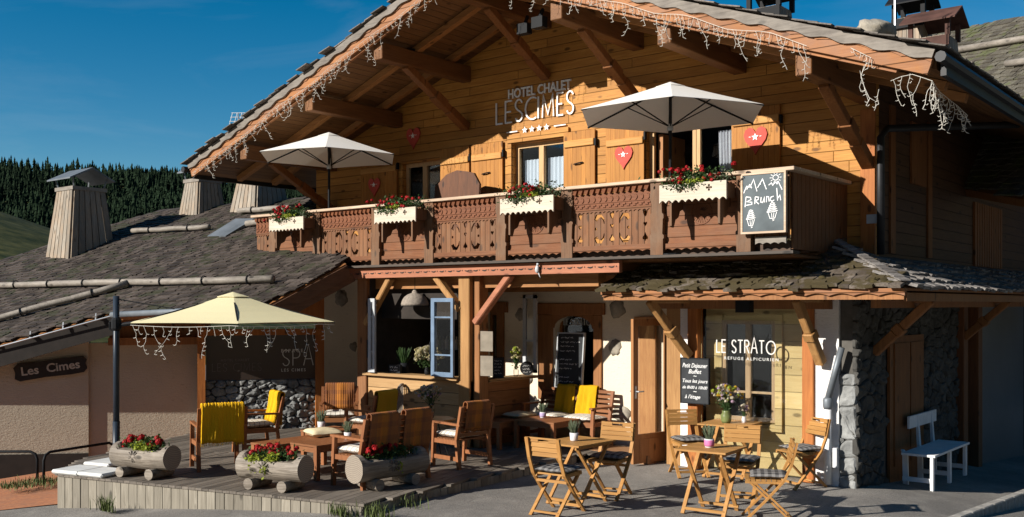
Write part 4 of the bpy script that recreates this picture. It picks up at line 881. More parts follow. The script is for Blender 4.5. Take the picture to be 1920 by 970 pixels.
wchim(152, 466, 1.12, 1.28, 5); wchim(380, 392, .85, .62, 6); wchim(488, 384, 1.05, .62, 7); rnd.seed(21)
# wing walls (set square to the terrace)
DW = 18.0; PH = R(16); TW = RT*math.cos(PH)+FW*math.sin(PH); NW = FW*math.cos(PH)-RT*math.sin(PH)
def WP(u, v, D=DW): return PP(u, v, PD(380, 700, D), NW)
m = MB(); a, b = WP(166, 700), WP(380, 700); m.prism([Vector((a.x, a.y, -.7)), Vector((b.x, b.y, -.7)), Vector((b.x, b.y, 1.66)), Vector((a.x, a.y, 1.66))], NW*.25); WB(m, 'rendered_wall', wingp)
m = MB(); c = WP(-170, 700, DW-.06); a2 = WP(166, 700, DW-.06); m.prism([Vector((c.x, c.y, -.9)), Vector((a2.x, a2.y, -.9)), Vector((a2.x, a2.y, 2.0)), Vector((c.x, c.y, 1.1))], NW*.25); WB(m, 'rendered_wall', wingp)
m = MB(); m.prism([c-NW*.03+UP*(-.85-c.z), a2-NW*.03+UP*(-.85-a2.z), a2-NW*.03+UP*(-.26-a2.z), c-NW*.03+UP*(-.2-c.z)], NW*.02); WB(m, 'dark_plinth', sign_b)
m = MB(); a, b = WP(205, 620, DW+.1), WP(395, 620, DW+.1); m.prism([Vector((a.x, a.y, 1.5)), Vector((b.x, b.y, 1.5)), Vector((b.x, b.y, 2.4)), Vector((a.x, a.y, 2.4))], NW*.1); m.prism([Vector((a.x, a.y, 1.62))-NW*.2, Vector((b.x, b.y, 1.62))-NW*.2, Vector((b.x, b.y, 1.75))-NW*.2, Vector((a.x, a.y, 1.75))-NW*.2], NW*.2); WE(m, 'upper_boards', surround_w)
DS = 17.7
a, b = WP(380, 700, DS), WP(600, 700, DS); W_ = (b-a).length
m = MB(); stones(m, Vector((a.x, a.y, -.1))-NW*.02, TW, UP, -NW, W_, 1.08, .18, .06); WB(m, 'stone_wall', stone_m)
m = MB(); m.prism([Vector((a.x, a.y, -.2)), Vector((b.x, b.y, -.2)), Vector((b.x, b.y, .97)), Vector((a.x, a.y, .97))], NW*.3); WB(m, 'mortar_backing', mortar_m)
for (u0, u1) in ((370, 385), (592, 608)):
    m = MB(); q0, q1 = WP(u0, 700, DS-.18), WP(u1, 700, DS-.18); m.prism([Vector((q0.x, q0.y, -.1)), Vector((q1.x, q1.y, -.1)), Vector((q1.x, q1.y, 1.98)), Vector((q0.x, q0.y, 1.98))], NW*.16); WB(m, 'frame_post', post_o)
m = MB(); q0, q1 = WP(370, 700, DS-.2), WP(608, 700, DS-.2); m.prism([Vector((q0.x, q0.y, 1.79)), Vector((q1.x, q1.y, 1.79)), Vector((q1.x, q1.y, 1.9)), Vector((q0.x, q0.y, 1.9))], NW*.14); m.prism([Vector((q0.x, q0.y, 2.0)), Vector((q1.x, q1.y, 2.0)), Vector((q1.x, q1.y, 2.45)), Vector((q0.x, q0.y, 2.3))], NW*.1); WE(m, 'frame_beam', post_o)
m = MB(); q0, q1 = WP(386, 700, DS-.06), WP(592, 700, DS-.06); m.prism([Vector((q0.x, q0.y, .99)), Vector((q1.x, q1.y, .99)), Vector((q1.x, q1.y, 1.79)), Vector((q0.x, q0.y, 1.79))], NW*.03); sp = WB(m, 'spa_panel', spa_m)
def WM(u, v, D): p = WP(u, v, D); return Matrix(((TW.x, 0, -NW.x, p.x), (TW.y, 0, -NW.y, p.y), (0, 1, 0, p.z), (0, 0, 0, 1)))
m = MB(); deco(m, 'SPA', WM(529, 686, DS-.065), .285, .055, .17, dp=.006); m.mesh(text_mesh('ESPACE', .085, .002, .001, sp=1.5), WM(527, 661, DS-.068)); m.mesh(text_mesh('LES CIMES', .075, .002, .001, sp=1.35), WM(527, 697, DS-.068)); WB(m, 'spa_lettering', letter_g, sp)
m = MB(); deco(m, 'LES CIMES', WM(398, 697, DS-.065), .14, .05, .2, dp=.004, widen=1.05); m.mesh(text_mesh('HOTEL CHALET', .06, .002, .0005, sp=1.2), WM(414, 678, DS-.068)); WB(m, 'faint_lettering', plain('dull_letters', (.17, .15, .14), .6), sp)
# right wall filler between spa and kiosk: cream strip already part of chalet wall
# sign Les Cimes
def signM(u, v, D, rot): 
    p = WP(u, v, D); ex = TW*math.cos(rot)+UP*math.sin(rot); ey = -TW*math.sin(rot)+UP*math.cos(rot); n = -NW
    return Matrix(((ex.x, ey.x, n.x, p.x), (ex.y, ey.y, n.y, p.y), (ex.z, ey.z, n.z, p.z), (0, 0, 0, 1)))
M = signM(95, 690, DW-.12, R(7.5)); m = MB(); out = [(-.58, -.11), (-.5, -.16), (-.1, -.145), (.3, -.16), (.52, -.15), (.58, -.09), (.56, 0), (.59, .06), (.54, .13), (.1, .14), (-.2, .13), (-.5, .15), (-.58, .08), (-.56, 0)]
m.mesh(plate([out], .05), M); sg = m.build('name_sign', sign_b); tag(sg, 'dark carved wooden board reading Les Cimes on the left wall', 'sign')
m = MB(); tm = text_mesh('Les  Cimes', .205, .006, .004); xs = [v.co.x for v in tm.vertices]; k = .93/(max(xs)-min(xs)); m.mesh(tm, M@Matrix(((k, 0, 0, -.47), (0, 1, 0, -.065), (0, 0, 1, .035), (0, 0, 0, 1)))); m.build('carved_letters', plain('worn_letters', (.40, .36, .31), .8), sg)

# neighbouring roof far right
NB = thing('neighbour_building', 'mossy shingled roof of the house behind at the upper right corner', 'building', PD(1900, 560, 26))
a = PD(1700, 75, 24); n3 = Vector((-.25, -.75, 1)).normalized(); P3 = [PP(u, v, a, n3) for u, v in ((1690, 78), (2050, 15), (2200, 420), (1690, 330))]
m = MB(); m.prism([p-n3*.05 for p in P3], -n3*.15); m.build('neighbour_roof_deck', surround_w, NB, world=True)
m = MB(); shingles(m, [P3[3], P3[2], P3[1], P3[0]], P3[1]-P3[0], .16, .17, .022, 1.7, .7); m.build('neighbour_shingles', sh_far, NB, world=True)
for pr in (((1795, 102), (2000, 68)), ((1890, 128), (2000, 114))):
    a, b = PP(*pr[0], P3[0], n3)+n3*.1, PP(*pr[1], P3[0], n3)+n3*.1; m = MB(); m.tube([a, b], .07, 10); m.build('log_snow_rail', grey_x, NB, world=True, smooth=True)
m = MB(); q = PD(1950, 500, 25.5); m.box(q.x-4, q.x+5, q.y, q.y+3, 0, 6); m.build('neighbour_wall', surround_w, NB, world=True)
# antennas
def antenna(label, base, h, grid):
    t = thing('antenna', label, 'antenna', base); m = MB(); m.tube([(0, 0, 0), (0, 0, h)], .014, 5); m.build('mast', steel_m, t)
    m = MB()
    if grid:
        for i in range(5): a = RT*(-.22+i*.11); m.tube([tuple(a+UP*(h-.3)), tuple(a+UP*(h+.0)+RT*.08)], .007, 4)
        for i in range(4): a = UP*(h-.3+i*.1)+RT*(i*.027); m.tube([tuple(a-RT*.24), tuple(a+RT*.24)], .007, 4)
    else:
        for q in (-.16, -.22): m.tube([tuple(RT*q+UP*(h-.35)), tuple(RT*q+UP*(h+.2))], .008, 4)
        m.tube([tuple(RT*-.25+UP*(h+.0)), tuple(RT*.05+UP*(h))], .008, 4)
    m.build('array', letter_w, t)
p = PY(447, 240, 1.5); antenna('white grid antenna standing behind the left roof slope', p-UP*.0, .35, True)
p = PX(1678, 66, 3.0); antenna('thin mast antenna beside the right roof chimney', p-UP*.1, 1.0, False)

# ============================================================ TERRACE DECK
ZD = .12
c1 = PZ(108, 889, ZD); c2 = PZ(679, 945, ZD); c3 = PZ(1081, 853, ZD); 
bk = Vector((-1.62, .68, ZD)); dk = [c1, c2, c3, Vector((-.75, .66, ZD)), Vector((-5.4, .66, ZD)), LD(-2.7, 18.2, ZD), LD(-5.5, 17.3, ZD), LD(-6.2, 14.3, ZD)]
DK = thing('terrace_deck', 'low grey weathered timber deck in front of the chalet', 'deck', (c2.x, c2.y, 0))
m = MB(); e = (c2-c1).normalized(); f = UP.cross(e); P2 = [((p-c1).dot(e), (p-c1).dot(f)) for p in dk]; y = 0; bw = .105
def span(P, y):
    xs = []
    for i in range(len(P)):
        a, b = P[i], P[(i+1) % len(P)]
        if (a[1] > y) != (b[1] > y): xs.append(a[0]+(y-a[1])/(b[1]-a[1])*(b[0]-a[0]))
    return sorted(xs)
# boards run away from the front edge
Q2 = [((p-c1).dot(f), (p-c1).dot(e)) for p in dk]; y = min(q[1] for q in Q2)
while y < max(q[1] for q in Q2):
    xs = span(Q2, y+bw/2)
    for i in range(0, len(xs)-1, 2):
        x0, x1 = xs[i]-.02, xs[i+1]; cuts = [x0]+[x0+(x1-x0)*t for t in ([rnd.uniform(.35, .65)] if x1-x0 > 2.5 else [])]+[x1]
        for a_, b_ in zip(cuts[:-1], cuts[1:]):
            z = rnd.uniform(-.002, .003); A = c1+f*(a_+.002)+e*y; B = c1+f*(b_-.002)+e*y; w = e*(bw-.006)
            m.hexa([A-UP*.028, B-UP*.028, B+w-UP*.028, A+w-UP*.028, A+UP*z, B+UP*z, B+w+UP*z, A+w+UP*z])
    y += bw
dm = wood('deck_boards_grey', (.25, .215, .175), (.12, .10, .082), 'Y', island=.6); m.build('deck_boards', dm, DK, world=True)
m = MB()
def skirt(a, b, w=.135):
    L = (b-a).length; d = (b-a).normalized(); n = int(L/w); nn = d.cross(UP)
    for i in range(n):
        p = a+d*(i*L/n+.004); q = a+d*((i+1)*L/n-.004-(.004 if rnd.random() < .3 else 0)); o_ = nn*rnd.uniform(0, .006)
        m.hexa([Vector((r_.x, r_.y, z_))+o_+k_ for z_, k_ in ((None, 0),) for r_ in ()] or [Vector((p.x, p.y, gz(p.x, p.y)-.05))+o_, Vector((q.x, q.y, gz(q.x, q.y)-.05))+o_, Vector((q.x, q.y, gz(q.x, q.y)-.05))+o_-nn*.022, Vector((p.x, p.y, gz(p.x, p.y)-.05))+o_-nn*.022, Vector((p.x, p.y, ZD-.03))+o_, Vector((q.x, q.y, ZD-.03))+o_, Vector((q.x, q.y, ZD-.03))+o_-nn*.022, Vector((p.x, p.y, ZD-.03))+o_-nn*.022])
skirt(c1, c2); skirt(c2, c3); skirt(dk[7], c1); m.build('skirt_boards', grey_z, DK, world=True)
m = MB(); m.prism([p-UP*.06 for p in dk], (0, 0, -.02)); m.build('deck_frame', sign_b, DK, world=True)

# ============================================================ FURNITURE BUILDERS (seat faces local +Y)
def folding_chair(label, loc, rz):
    t = thing('folding_chair', label, 'chair', loc, rz, 'slatted folding chairs around the bistro tables')
    for sx in (-1, 1):
        x = sx*.205; m = MB(); pts = [(x, -.30, .87), (x, -.245, .64), (x, -.165, .46), (x, .02, .25), (x, .26, 0)]
        for a, b in zip(pts[:-1], pts[1:]): m.bar(a, b, .022, .042, (1, 0, 0))
        m.build('back_leg', teak_z, t)
        m = MB(); x = sx*.172; m.bar((x, .2, .44), (x, -.27, 0), .022, .04, (1, 0, 0)); m.build('front_leg', teak_z, t)
    m = MB()
    for i in range(7): y = -.14+i*.055; m.box(-.19, .19, y, y+.046, .445, .463)
    m.box(-.19, -.165, -.15, .24, .42, .444); m.box(.165, .19, -.15, .24, .42, .444); m.build('seat', teak_x, t)
    m = MB(); a = Vector((0, -.292, .87)); b = Vector((0, -.245, .655)); n = 4; d = (b-a)/n; nrm = Vector((0, 1, .2)).normalized()*.02
    for i in range(n):
        p, q = a+d*i+Vector((0, .022, 0)), a+d*(i+.96)+Vector((0, .022, 0)); segs = [(-.215, .215)]
        if i == 0:
            m.bar((-.215, p.y, p.z-.008), (.215, p.y, p.z-.008), .018, .018); m.bar((-.215, (p.y+q.y)/2, (p.z+q.z)/2), (-.07, (p.y+q.y)/2, (p.z+q.z)/2), .017, .046); m.bar((.07, (p.y+q.y)/2, (p.z+q.z)/2), (.215, (p.y+q.y)/2, (p.z+q.z)/2), .017, .046); m.bar((-.068, q.y, q.z+.006), (.068, q.y, q.z+.006), .016, .012)
        else: m.bar((-.215, (p.y+q.y)/2, (p.z+q.z)/2), (.215, (p.y+q.y)/2, (p.z+q.z)/2), .018, .05)
    m.build('backrest', teak_x, t)
    m = MB(); m.bar((-.17, -.225, .045), (.17, -.225, .045), .03, .02); m.bar((-.2, .19, .07), (.2, .19, .07), .02, .03); m.bar((-.2, -.1, .37), (.2, -.1, .37), .02, .03); m.each('stretcher', teak_x, t)
    return t
def cushion(label, loc, rz, w, d, h, mat, cat='cushion', nm='seat_cushion', tilt=0):
    m = MB(); n = 14; vs = []; fs = []
    for sgn in (1, -1):
        for j in range(n+1):
            for i in range(n+1):
                u, v = i/n*2-1, j/n*2-1; k = (1-abs(u)**3.5)*(1-abs(v)**3.5); pin = 1-.05*(1-abs(u*v))*(abs(u)+abs(v)); pu = u*(1-.07*(1-v*v)); 
                z = sgn*h/2*max(k, 0)**.45+.008*noise.noise(Vector((u*2, v*2, loc[0]))); vs.append((u*w/2*(1-.06*(1-abs(v)**2)), v*d/2*(1-.06*(1-abs(u)**2)), z+h/2))
    N = (n+1)**2
    for s_ in (0, 1):
        for j in range(n):
            for i in range(n):
                a = s_*N+j*(n+1)+i; q = (a, a+1, a+n+2, a+n+1); fs.append(q if s_ == 0 else q[::-1])
    m.add(vs, fs); o = m.build(nm, mat, smooth=True); o.location = loc; o.rotation_euler = (0, 0, R(rz)); return tag(o, label, cat)
def throw(label, loc, rz, w, front, back, mat, y0=-.0, zt=.87, th=.05, lean=.18, nm='throw_blanket', fringe=True, ribs=26):
    # draped over the top edge of a backrest at local (y0, zt)
    m = MB(); prof = []; n1, n2 = 8, 8
    for i in range(n1+1): t = 1-i/n1; prof.append((y0+th/2+.012+front*t*lean, zt-front*t))
    for i in range(1, 6): a = math.pi*i/6; prof.append((y0+(th/2+.012)*math.cos(a), zt+(th/2+.006)*math.sin(a)))
    for i in range(n2+1): t = i/n2; prof.append((y0-th/2-.012+back*t*lean*.6, zt-back*t))
    nw = 40; vs = []; P = len(prof)
    for j, (y, z) in enumerate(prof):
        drop = max(0, (zt-z)); 
        for i in range(nw+1):
            u = i/nw; x = (u-.5)*w*(1+.06*drop*math.sin(u*9)); wob = .005*math.sin(u*ribs*2*math.pi/2)+.035*noise.noise(Vector((u*4.5, drop*3, loc[0]*3))); hem = .025*noise.noise(Vector((u*5, loc[1], 3))) if j in (0, P-1) else 0
            vs.append((x, y+(wob if j < P//2 else -wob)*min(1, drop*4+.3)*1.0, z+hem+.006*math.sin(u*ribs*math.pi)))
    fs = [(j*(nw+1)+i, j*(nw+1)+i+1, (j+1)*(nw+1)+i+1, (j+1)*(nw+1)+i) for j in range(P-1) for i in range(nw)]
    m.add(vs, fs)
    o = m.build(nm, mat, smooth=True); sm = o.modifiers.new('thick', 'SOLIDIFY'); sm.thickness = .012; sm.offset = 0
    if fringe:
        f_ = MB()
        for i in range(0, nw+1):
            for j in (0, P-1): v = Vector(vs[j*(nw+1)+i]); f_.bar(v, v+Vector((rnd.uniform(-.01, .01), 0, -.035)), .005, .005)
        f_.build('fringe', mat, o)
    o.location = loc; o.rotation_euler = (0, 0, R(rz)); return tag(o, label, 'blanket')
def armchair(label, loc, rz, w=.62, name='armchair', cat='armchair', grp='wooden armchairs on the deck', d=.62, h=.85):
    t = thing(name, label, cat, loc, rz, grp); x = w/2-.03
    for sx in (-1, 1):
        m = MB(); m.bar((sx*x, d/2-.05, 0), (sx*x, d/2-.08, .60), .042, .055, (1, 0, 0)); m.build('leg', arm_z, t)
        m = MB(); m.bar((sx*x, -d/2+.03, 0), (sx*x, -d/2+.08, .40), .042, .055, (1, 0, 0)); m.bar((sx*x, -d/2+.08, .40), (sx*x, -d/2-.02, h), .042, .05, (1, 0, 0)); m.build('leg', arm_z, t)
        m = MB(); m.bar((sx*x, d/2-.02, .615), (sx*x, -d/2+.0, .60), .055, .028, (0, 0, 1)); m.build('armrest', arm_z, t)
        m = MB(); m.bar((sx*x, d/2-.06, .14), (sx*x, -d/2+.04, .14), .022, .055); m.bar((sx*x, d/2-.06, .36), (sx*x, -d/2+.06, .36), .026, .06); m.each('side_rail', arm_z, t)
    m = MB(); n = 7
    for i in range(n): y = -d/2+.11+i*(d-.2)/n; m.box(-x+.025, x-.025, y, y+(d-.2)/n-.014, .375, .395)
    m.box(-x+.022, x-.022, d/2-.085, d/2-.06, .32, .39); m.build('seat', arm_x, t)
    m = MB(); k = 8
    a = Vector((0, -d/2+.06, .46)); b = Vector((0, -d/2-.015, h-.02))
    for i in range(6): p = a.lerp(b, i/5); m.bar((-x+.022, p.y, p.z), (x-.022, p.y, p.z), .018, .048)
    if w > .9: m.bar((0, -d/2+.09, .1), (0, -d/2-.005, h), .04, .045, (1, 0, 0))
    m.build('backrest', arm_x, t)
    return t
def low_table(label, loc, rz, w, d, h, mats=(arm_x, arm_z), name='low_table', cat='table', nsl=None, grp=None):
    t = thing(name, label, cat, loc, rz, grp); m = MB(); n = nsl or round(w/.07); y = w/n
    for i in range(n): m.box(-w/2+i*y+.003, -w/2+(i+1)*y-.003, -d/2+.052, d/2-.052, h-.022, h)
    m.build('top', mats[1], t); m = MB(); m.box(-w/2, w/2, -d/2, -d/2+.05, h-.024, h+.001); m.box(-w/2, w/2, d/2-.05, d/2, h-.024, h+.001); m.box(-w/2+.02, w/2-.02, -d/2+.02, -d/2+.04, h-.095, h-.025); m.box(-w/2+.02, w/2-.02, d/2-.04, d/2-.02, h-.095, h-.025); m.box(-w/2+.02, -w/2+.04, -d/2+.04, d/2-.04, h-.095, h-.025); m.box(w/2-.04, w/2-.02, -d/2+.04, d/2-.04, h-.095, h-.025); m.build('frame', mats[0], t)
    for sx in (-1, 1):
        for sy in (-1, 1): q = MB(); cx, cy = sx*(w/2-.035), sy*(d/2-.035); q.box(cx-.03, cx+.03, cy-.03, cy+.03, 0, h-.026); q.build('leg', mats[1], t)
    return t
def bistro_table(label, loc, rz, w=.58, d=.72, h=.73):
    t = thing('bistro_table', label, 'table', loc, rz, 'folding bistro tables on the asphalt'); m = MB(); n = 10; y = d/n
    for i in range(n): m.box(-w/2, w/2, -d/2+i*y+.003, -d/2+(i+1)*y-.004, h-.02, h)
    m.build('top', teak_x, t); m = MB()
    for sx in (-1, 1): m.box(sx*w*.4-.012, sx*w*.4+.012, -d/2+.02, d/2-.02, h-.055, h-.021)
    m.each('apron', teak_z, t)
    for sx in (-1, 1):
        q = MB(); q.bar((sx*(w/2-.06), -d/2+.08, 0), (sx*(w/2-.06), d/2-.08, h-.03), .022, .042, (1, 0, 0)); q.build('leg', teak_z, t)
        q = MB(); q.bar((sx*(w/2-.095), d/2-.08, 0), (sx*(w/2-.095), -d/2+.08, h-.03), .022, .042, (1, 0, 0)); q.build('leg', teak_z, t)
    q = MB(); 
    for yy in (-d/2+.12, d/2-.12): q.bar((-w/2+.06, yy, .055), (w/2-.06, yy, .055), .03, .03)
    q.each('stretcher', teak_x, t); return t
def potplant(label, loc, s=1, pm_=None, lm=None, band=None):
    t = thing('potted_plant', label, 'plant', loc, 0, None); m = MB(); m.lathe((0, 0, 0), [(.034*s, 0), (.04*s, .01), (.046*s, .085*s), (.042*s, .085*s), (.04*s, .07*s)], 14); m.build('pot', pm_ or potw, t, smooth=True)
    if band: b = MB(); b.lathe((0, 0, 0), [(.043*s, .02), (.0465*s, .03*s), (.049*s, .07*s), (.045*s, .075*s)], 14); b.build('pot_band', band, t, smooth=True)
    m = MB()
    for i in range(70):
        a = rnd.uniform(0, 6.28); r = rnd.uniform(.01, .075)*s; h = rnd.uniform(.06, .15)*s; p0 = Vector((r*.3*math.cos(a), r*.3*math.sin(a), .07*s)); p1 = Vector((r*math.cos(a), r*math.sin(a), .07*s+h)); m.tube([p0, p0.lerp(p1, .5)+Vector((0, 0, .01)), p1], .004*s, 3, .0025*s)
        for k in range(4): q = p0.lerp(p1, .35+.2*k); dd_ = Vector((rnd.uniform(-1, 1), rnd.uniform(-1, 1), rnd.uniform(0, 1)))*.014*s; x_ = Vector((rnd.uniform(-1, 1), rnd.uniform(-1, 1), 0))*.004*s; m.add([q-x_, q+x_, q+dd_+x_*.3], [(0, 1, 2)])
    m.build('foliage', lm or leaf_g, t); return t
def bouquet(label, loc, r, h, vase, mats, n=120, vr=.05, vh=.14, glassv=False, fs=.016, stemcol=None):
    t = thing('flower_vase', label, 'flowers', loc); m = MB(); m.lathe((0, 0, 0), [(vr*.8, 0), (vr, vh*.2), (vr*1.05, vh*.6), (vr*.75, vh*.85), (vr*.85, vh), (vr*.78, vh), (vr*.68, vh*.85)], 16); m.build('vase', vase, t, smooth=True)
    st = MB(); ms = [MB() for _ in mats]
    for i in range(n):
        a = rnd.uniform(0, 6.28); e = abs(rnd.gauss(0, .55)); e = min(e, 1.15); L = h*rnd.uniform(.55, 1.05); p = Vector((math.sin(e)*math.cos(a)*r/h*L*1.25, math.sin(e)*math.sin(a)*r/h*L*1.25, vh+L*math.cos(e*.8)))
        b = Vector((rnd.uniform(-.3, .3)*vr, rnd.uniform(-.3, .3)*vr, vh*.7)); st.tube([b, b.lerp(p, .5)+Vector((0, 0, .02)), p], .0025, 3); flowerhead(ms[i % len(ms)], p, rnd.uniform(.012, .03), 12, fs*rnd.uniform(.5, .9))
    st.build('stems', stemcol or leaf_d, t)
    for q, mt in zip(ms, mats): q.build('blossoms', mt, t)
    lf = MB(); foliage(lf, (0, 0, vh+h*.35), (r*.7, r*.7, h*.4), n, .022, .4); lf.build('leaves', leaf_d, t); return t
GZ = 0
# --- bistro set
def G3(l, d, z=0): return LD(l, d, z)
T1 = G3(.78, 11.79); bistro_table('slatted bistro table between two chairs, left one on the asphalt', T1, -2, .58, .74)
T2 = G3(2.25, 11.24); bistro_table('slatted bistro table in the foreground with a pink banded pot', T2, 5, .60, .66)
T3 = G3(2.98, 13.6); bistro_table('bistro table against the glazed front carrying the wildflower bouquet', T3, 5, .66, .72)
chs = [('folding chair at the far left, seen from behind, facing the left bistro table', (.50, 11.2), 4), ('folding chair behind the left bistro table beside the open door', (1.19, 12.2), 190),
       ('folding chair by the wooden post under the breakfast chalkboard', (2.42, 13.7), 228), ('folding chair facing the camera between the two right tables', (2.72, 11.95), -164),
       ('nearest folding chair at right, seen side on, turned to the left', (2.78, 10.85), 118), ('folding chair next to the orange post at the far right of the tables', (3.72, 12.85), 152)]
clab = ['dark checked pad on the far left folding chair', 'dark checked pad on the folding chair beside the open door', 'striped dark pad on the folding chair under the chalkboard', 'dark pad on the camera facing folding chair', 'black and white checked pad on the nearest right folding chair', 'dark pad on the folding chair by the orange post']
for (lb, (l, d), rz_), cl in zip(chs, clab):
    p = G3(l, d); folding_chair(lb, p, rz_); cushion(cl, (p.x+.01, p.y+.02, .466), rz_+rnd.uniform(-5, 5), .43, .42, .065, checkb)
potplant('small lavender pot on the left bistro table', (T1.x-.02, T1.y-.05, .731), 1.15)
potplant('lavender in a pink striped pot on the foreground bistro table', (T2.x-.0, T2.y-.05, .731), 1.2, band=plain('pink_label', (.55, .16, .34), .6))
bouquet('yellow and pale wildflowers in a green jug on the back bistro table', (T3.x-.02, T3.y-.08, .731), .22, .33, potg, [petal_y, petal_w, petal_p, leaf_l, petal_w], 130, .07, .17)
p = Vector((T3.x+.18, T3.y+.05, .731)); bouquet('little glass of pink blossoms beside the green jug', p, .08, .15, potw, [petal_p, petal_w], 26, .03, .09)
# --- deck furniture
def D3(l, d, z=ZD): return LD(l, d, z)
AC = [('armchair under a yellow throw at the left end, seen from behind', (-4.0, 13.55), 66, .66), ('armchair with a yellow throw in front of the stone wall', (-3.83, 14.9), 160, .62), ('armchair with an orange plaid throw beside the spa panel post', (-2.83, 16.3), -134, .62), ('armchair under a mustard throw in front of the kiosk, seen from behind', (-2.2, 15.35), 100, .6), ('armchair with a rust blanket at the centre of the deck', (-.70, 13.75), 84, .64)]
for lb, (l, d), rz_, w in AC: armchair(lb, D3(l, d), rz_, w)
def off(l, d, rz_, x, y, z): 
    p = D3(l, d); a = R(rz_); return (p.x+x*math.cos(a)-y*math.sin(a), p.y+x*math.sin(a)+y*math.cos(a), ZD+z)
def drape(lb, l, d, rz_, w, mat, x=0, front=.42, back=.42, h=.85, dd_=.62, **k): throw(lb, off(l, d, rz_, x, 0, 0), rz_, w, front, back, mat, y0=-dd_/2-.015, zt=h+.03, **k)
drape('ribbed yellow throw hanging over the back of the left end armchair', -4.0, 13.55, 66, .56, knit_y, back=.5, front=.4)
drape('folded yellow throw over the armchair by the stone wall', -3.83, 14.9, 160, .5, knit_y, back=.45, front=.42)
drape('orange plaid throw over the armchair beside the spa panel', -2.83, 16.3, -134, .48, plaid_o, front=.38)
drape('mustard throw over the armchair in front of the kiosk', -2.2, 15.35, 100, .5, olive_c, back=.55, front=.4)
drape('rust blanket over the armchair at the deck centre', -.70, 13.75, 84, .44, plaid_o, back=.34, front=.4)
for lb, (l, d), rz_ in (('pale pad on the left end armchair', (-4.0, 13.55), 66), ('pale pad on the armchair by the stone wall', (-3.83, 14.9), 160), ('white pad on the armchair beside the spa panel', (-2.83, 16.3), -134), ('white pad on the armchair before the kiosk', (-2.2, 15.35), 100), ('white checked pad on the deck centre armchair', (-.70, 13.75), 84)):
    cushion(lb, off(l, d, rz_, 0, .04, .397), rz_, .5, .5, .10, cushw)
# round backed chair
p = D3(-2.02, 16.3); t = thing('round_back_chair', 'rattan chair with a round dark back behind the mustard armchair', 'chair', p, 110)
m = MB(); m.lathe((0, 0, .42), [(.2, 0), (.22, .02), (.2, .04)], 18); m.build('seat', arm_x, t)
m = MB(); pts = [(.2*math.cos(R(a)), -.2-.04*math.sin(R(a)), .62+.3*math.sin(R(a))) for a in range(-20, 201, 20)]; m.tube(pts, .022, 8)
for i in range(-3, 4): m.tube([(i*.05, -.2, .45), (i*.05, -.225, .62+.3*math.sqrt(max(.05, 1-(i*.25)**2)))], .012, 5)
m.build('backrest', clay, t)
for a in (45, 135, 225, 315): q = MB(); q.tube([(.17*math.cos(R(a)), .17*math.sin(R(a)), .42), (.22*math.cos(R(a)), .22*math.sin(R(a)), 0)], .016, 6); q.build('leg', arm_z, t)
# loveseat, bench
so_ = Vector((-1.86, -3.97, ZD)); armchair('two seat slatted sofa seen from behind with two blankets', so_, 90, 1.18, 'garden_sofa', 'sofa', None)
for lb, x in (('rust plaid blanket on the near end of the sofa back', -.28), ('rust plaid blanket on the far end of the sofa back', .3)): throw(lb, (so_.x, so_.y+x, ZD), 90, .46, .4, .42 if x < 0 else .46, plaid_o, y0=-.325, zt=.88)
for lb, x in (('white checked pad on the near half of the sofa', -.28), ('white checked pad on the far half of the sofa', .28)): cushion(lb, (so_.x-.02, so_.y+x, ZD+.397), 90, .52, .5, .1, cushw)
bc = Vector((-2.05, .24, ZD)); armchair('slatted bench under the arched window with two yellow throws', bc, 180, 1.42, 'garden_bench', 'bench', None)
for lb, x in (('yellow knitted throw on the left half of the bench', -.2), ('yellow knitted throw on the right half of the bench', .22)): throw(lb, (bc.x+x, bc.y, ZD), 180, .36, .46, .3, knit_y, y0=-.325, zt=.885, ribs=2)
for lb, x in (('white checked pad on the left half of the bench', -.33), ('white checked pad on the right half of the bench', .33)): cushion(lb, (bc.x+x, bc.y-.02, ZD+.397), 180, .62, .5, .09, cushw)
low_table('long low wooden bench table by the stone wall with a cream cushion', (-3.32, -3.98, ZD), 0, .45, 1.45, .42, name='low_bench_table')
low_table('low wooden table in front of the two seat sofa', (-2.72, -4.0, ZD), 0, .52, 1.02, .45)
low_table('low wooden table at the back before the plaid armchair', D3(-2.6, 14.15), 0, .5, .62, .45)
low_table('low wooden table in front of the yellow throw bench', (-1.98, -.36, ZD), 0, .78, .68, .45)
low_table('low corner bench along the kiosk side', (-2.6, -.42, ZD), 0, .4, 1.15, .42, name='corner_bench', cat='bench')
cushion('cream cushion lying on the long bench table', (-3.3, -3.7, ZD+.422), 70, .44, .44, .11, cushc, nm='cushion')
cushion('flat beige cushion on the corner bench by the kiosk', (-2.6, -.25, ZD+.422), 85, .44, .4, .09, cushc, nm='cushion')
potplant('small lavender pot on the low table before the sofa', (-2.62, -3.85, ZD+.452), 1.1); p = D3(-2.72, 14.2); potplant('small pot on the back low table by the stone wall', (p.x, p.y, ZD+.452), 1.2); potplant('lilac potted lavender on the table by the yellow throw bench', (-2.1, -.3, ZD+.452), 1.1, band=plain('lilac_label', (.4, .32, .5), .6))
# round metal table with vase
p = D3(-1.12, 14.35); t = thing('round_table', 'small round wooden table on thin black metal legs', 'table', p); m = MB(); m.lathe((0, 0, .555), [(.3, 0), (.31, .01), (.31, .025), (.29, .03)], 28); m.build('top', teak_x, t)
for a in (20, 110, 200, 290):
    q = MB(); c_, s_ = math.cos(R(a)), math.sin(R(a)); q.tube([(.05*c_, .05*s_, .55), (.12*c_, .12*s_, .3), (.24*c_, .24*s_, .02), (.27*c_, .27*s_, .01)], .008, 5); q.build('leg', black_m, t)
bouquet('daisies and grasses in a clear glass vase on the round table', (p.x-.06, p.y, ZD+.586), .2, .26, glass2, [petal_w, petal_p, leaf_g, petal_w], 60, .045, .2)
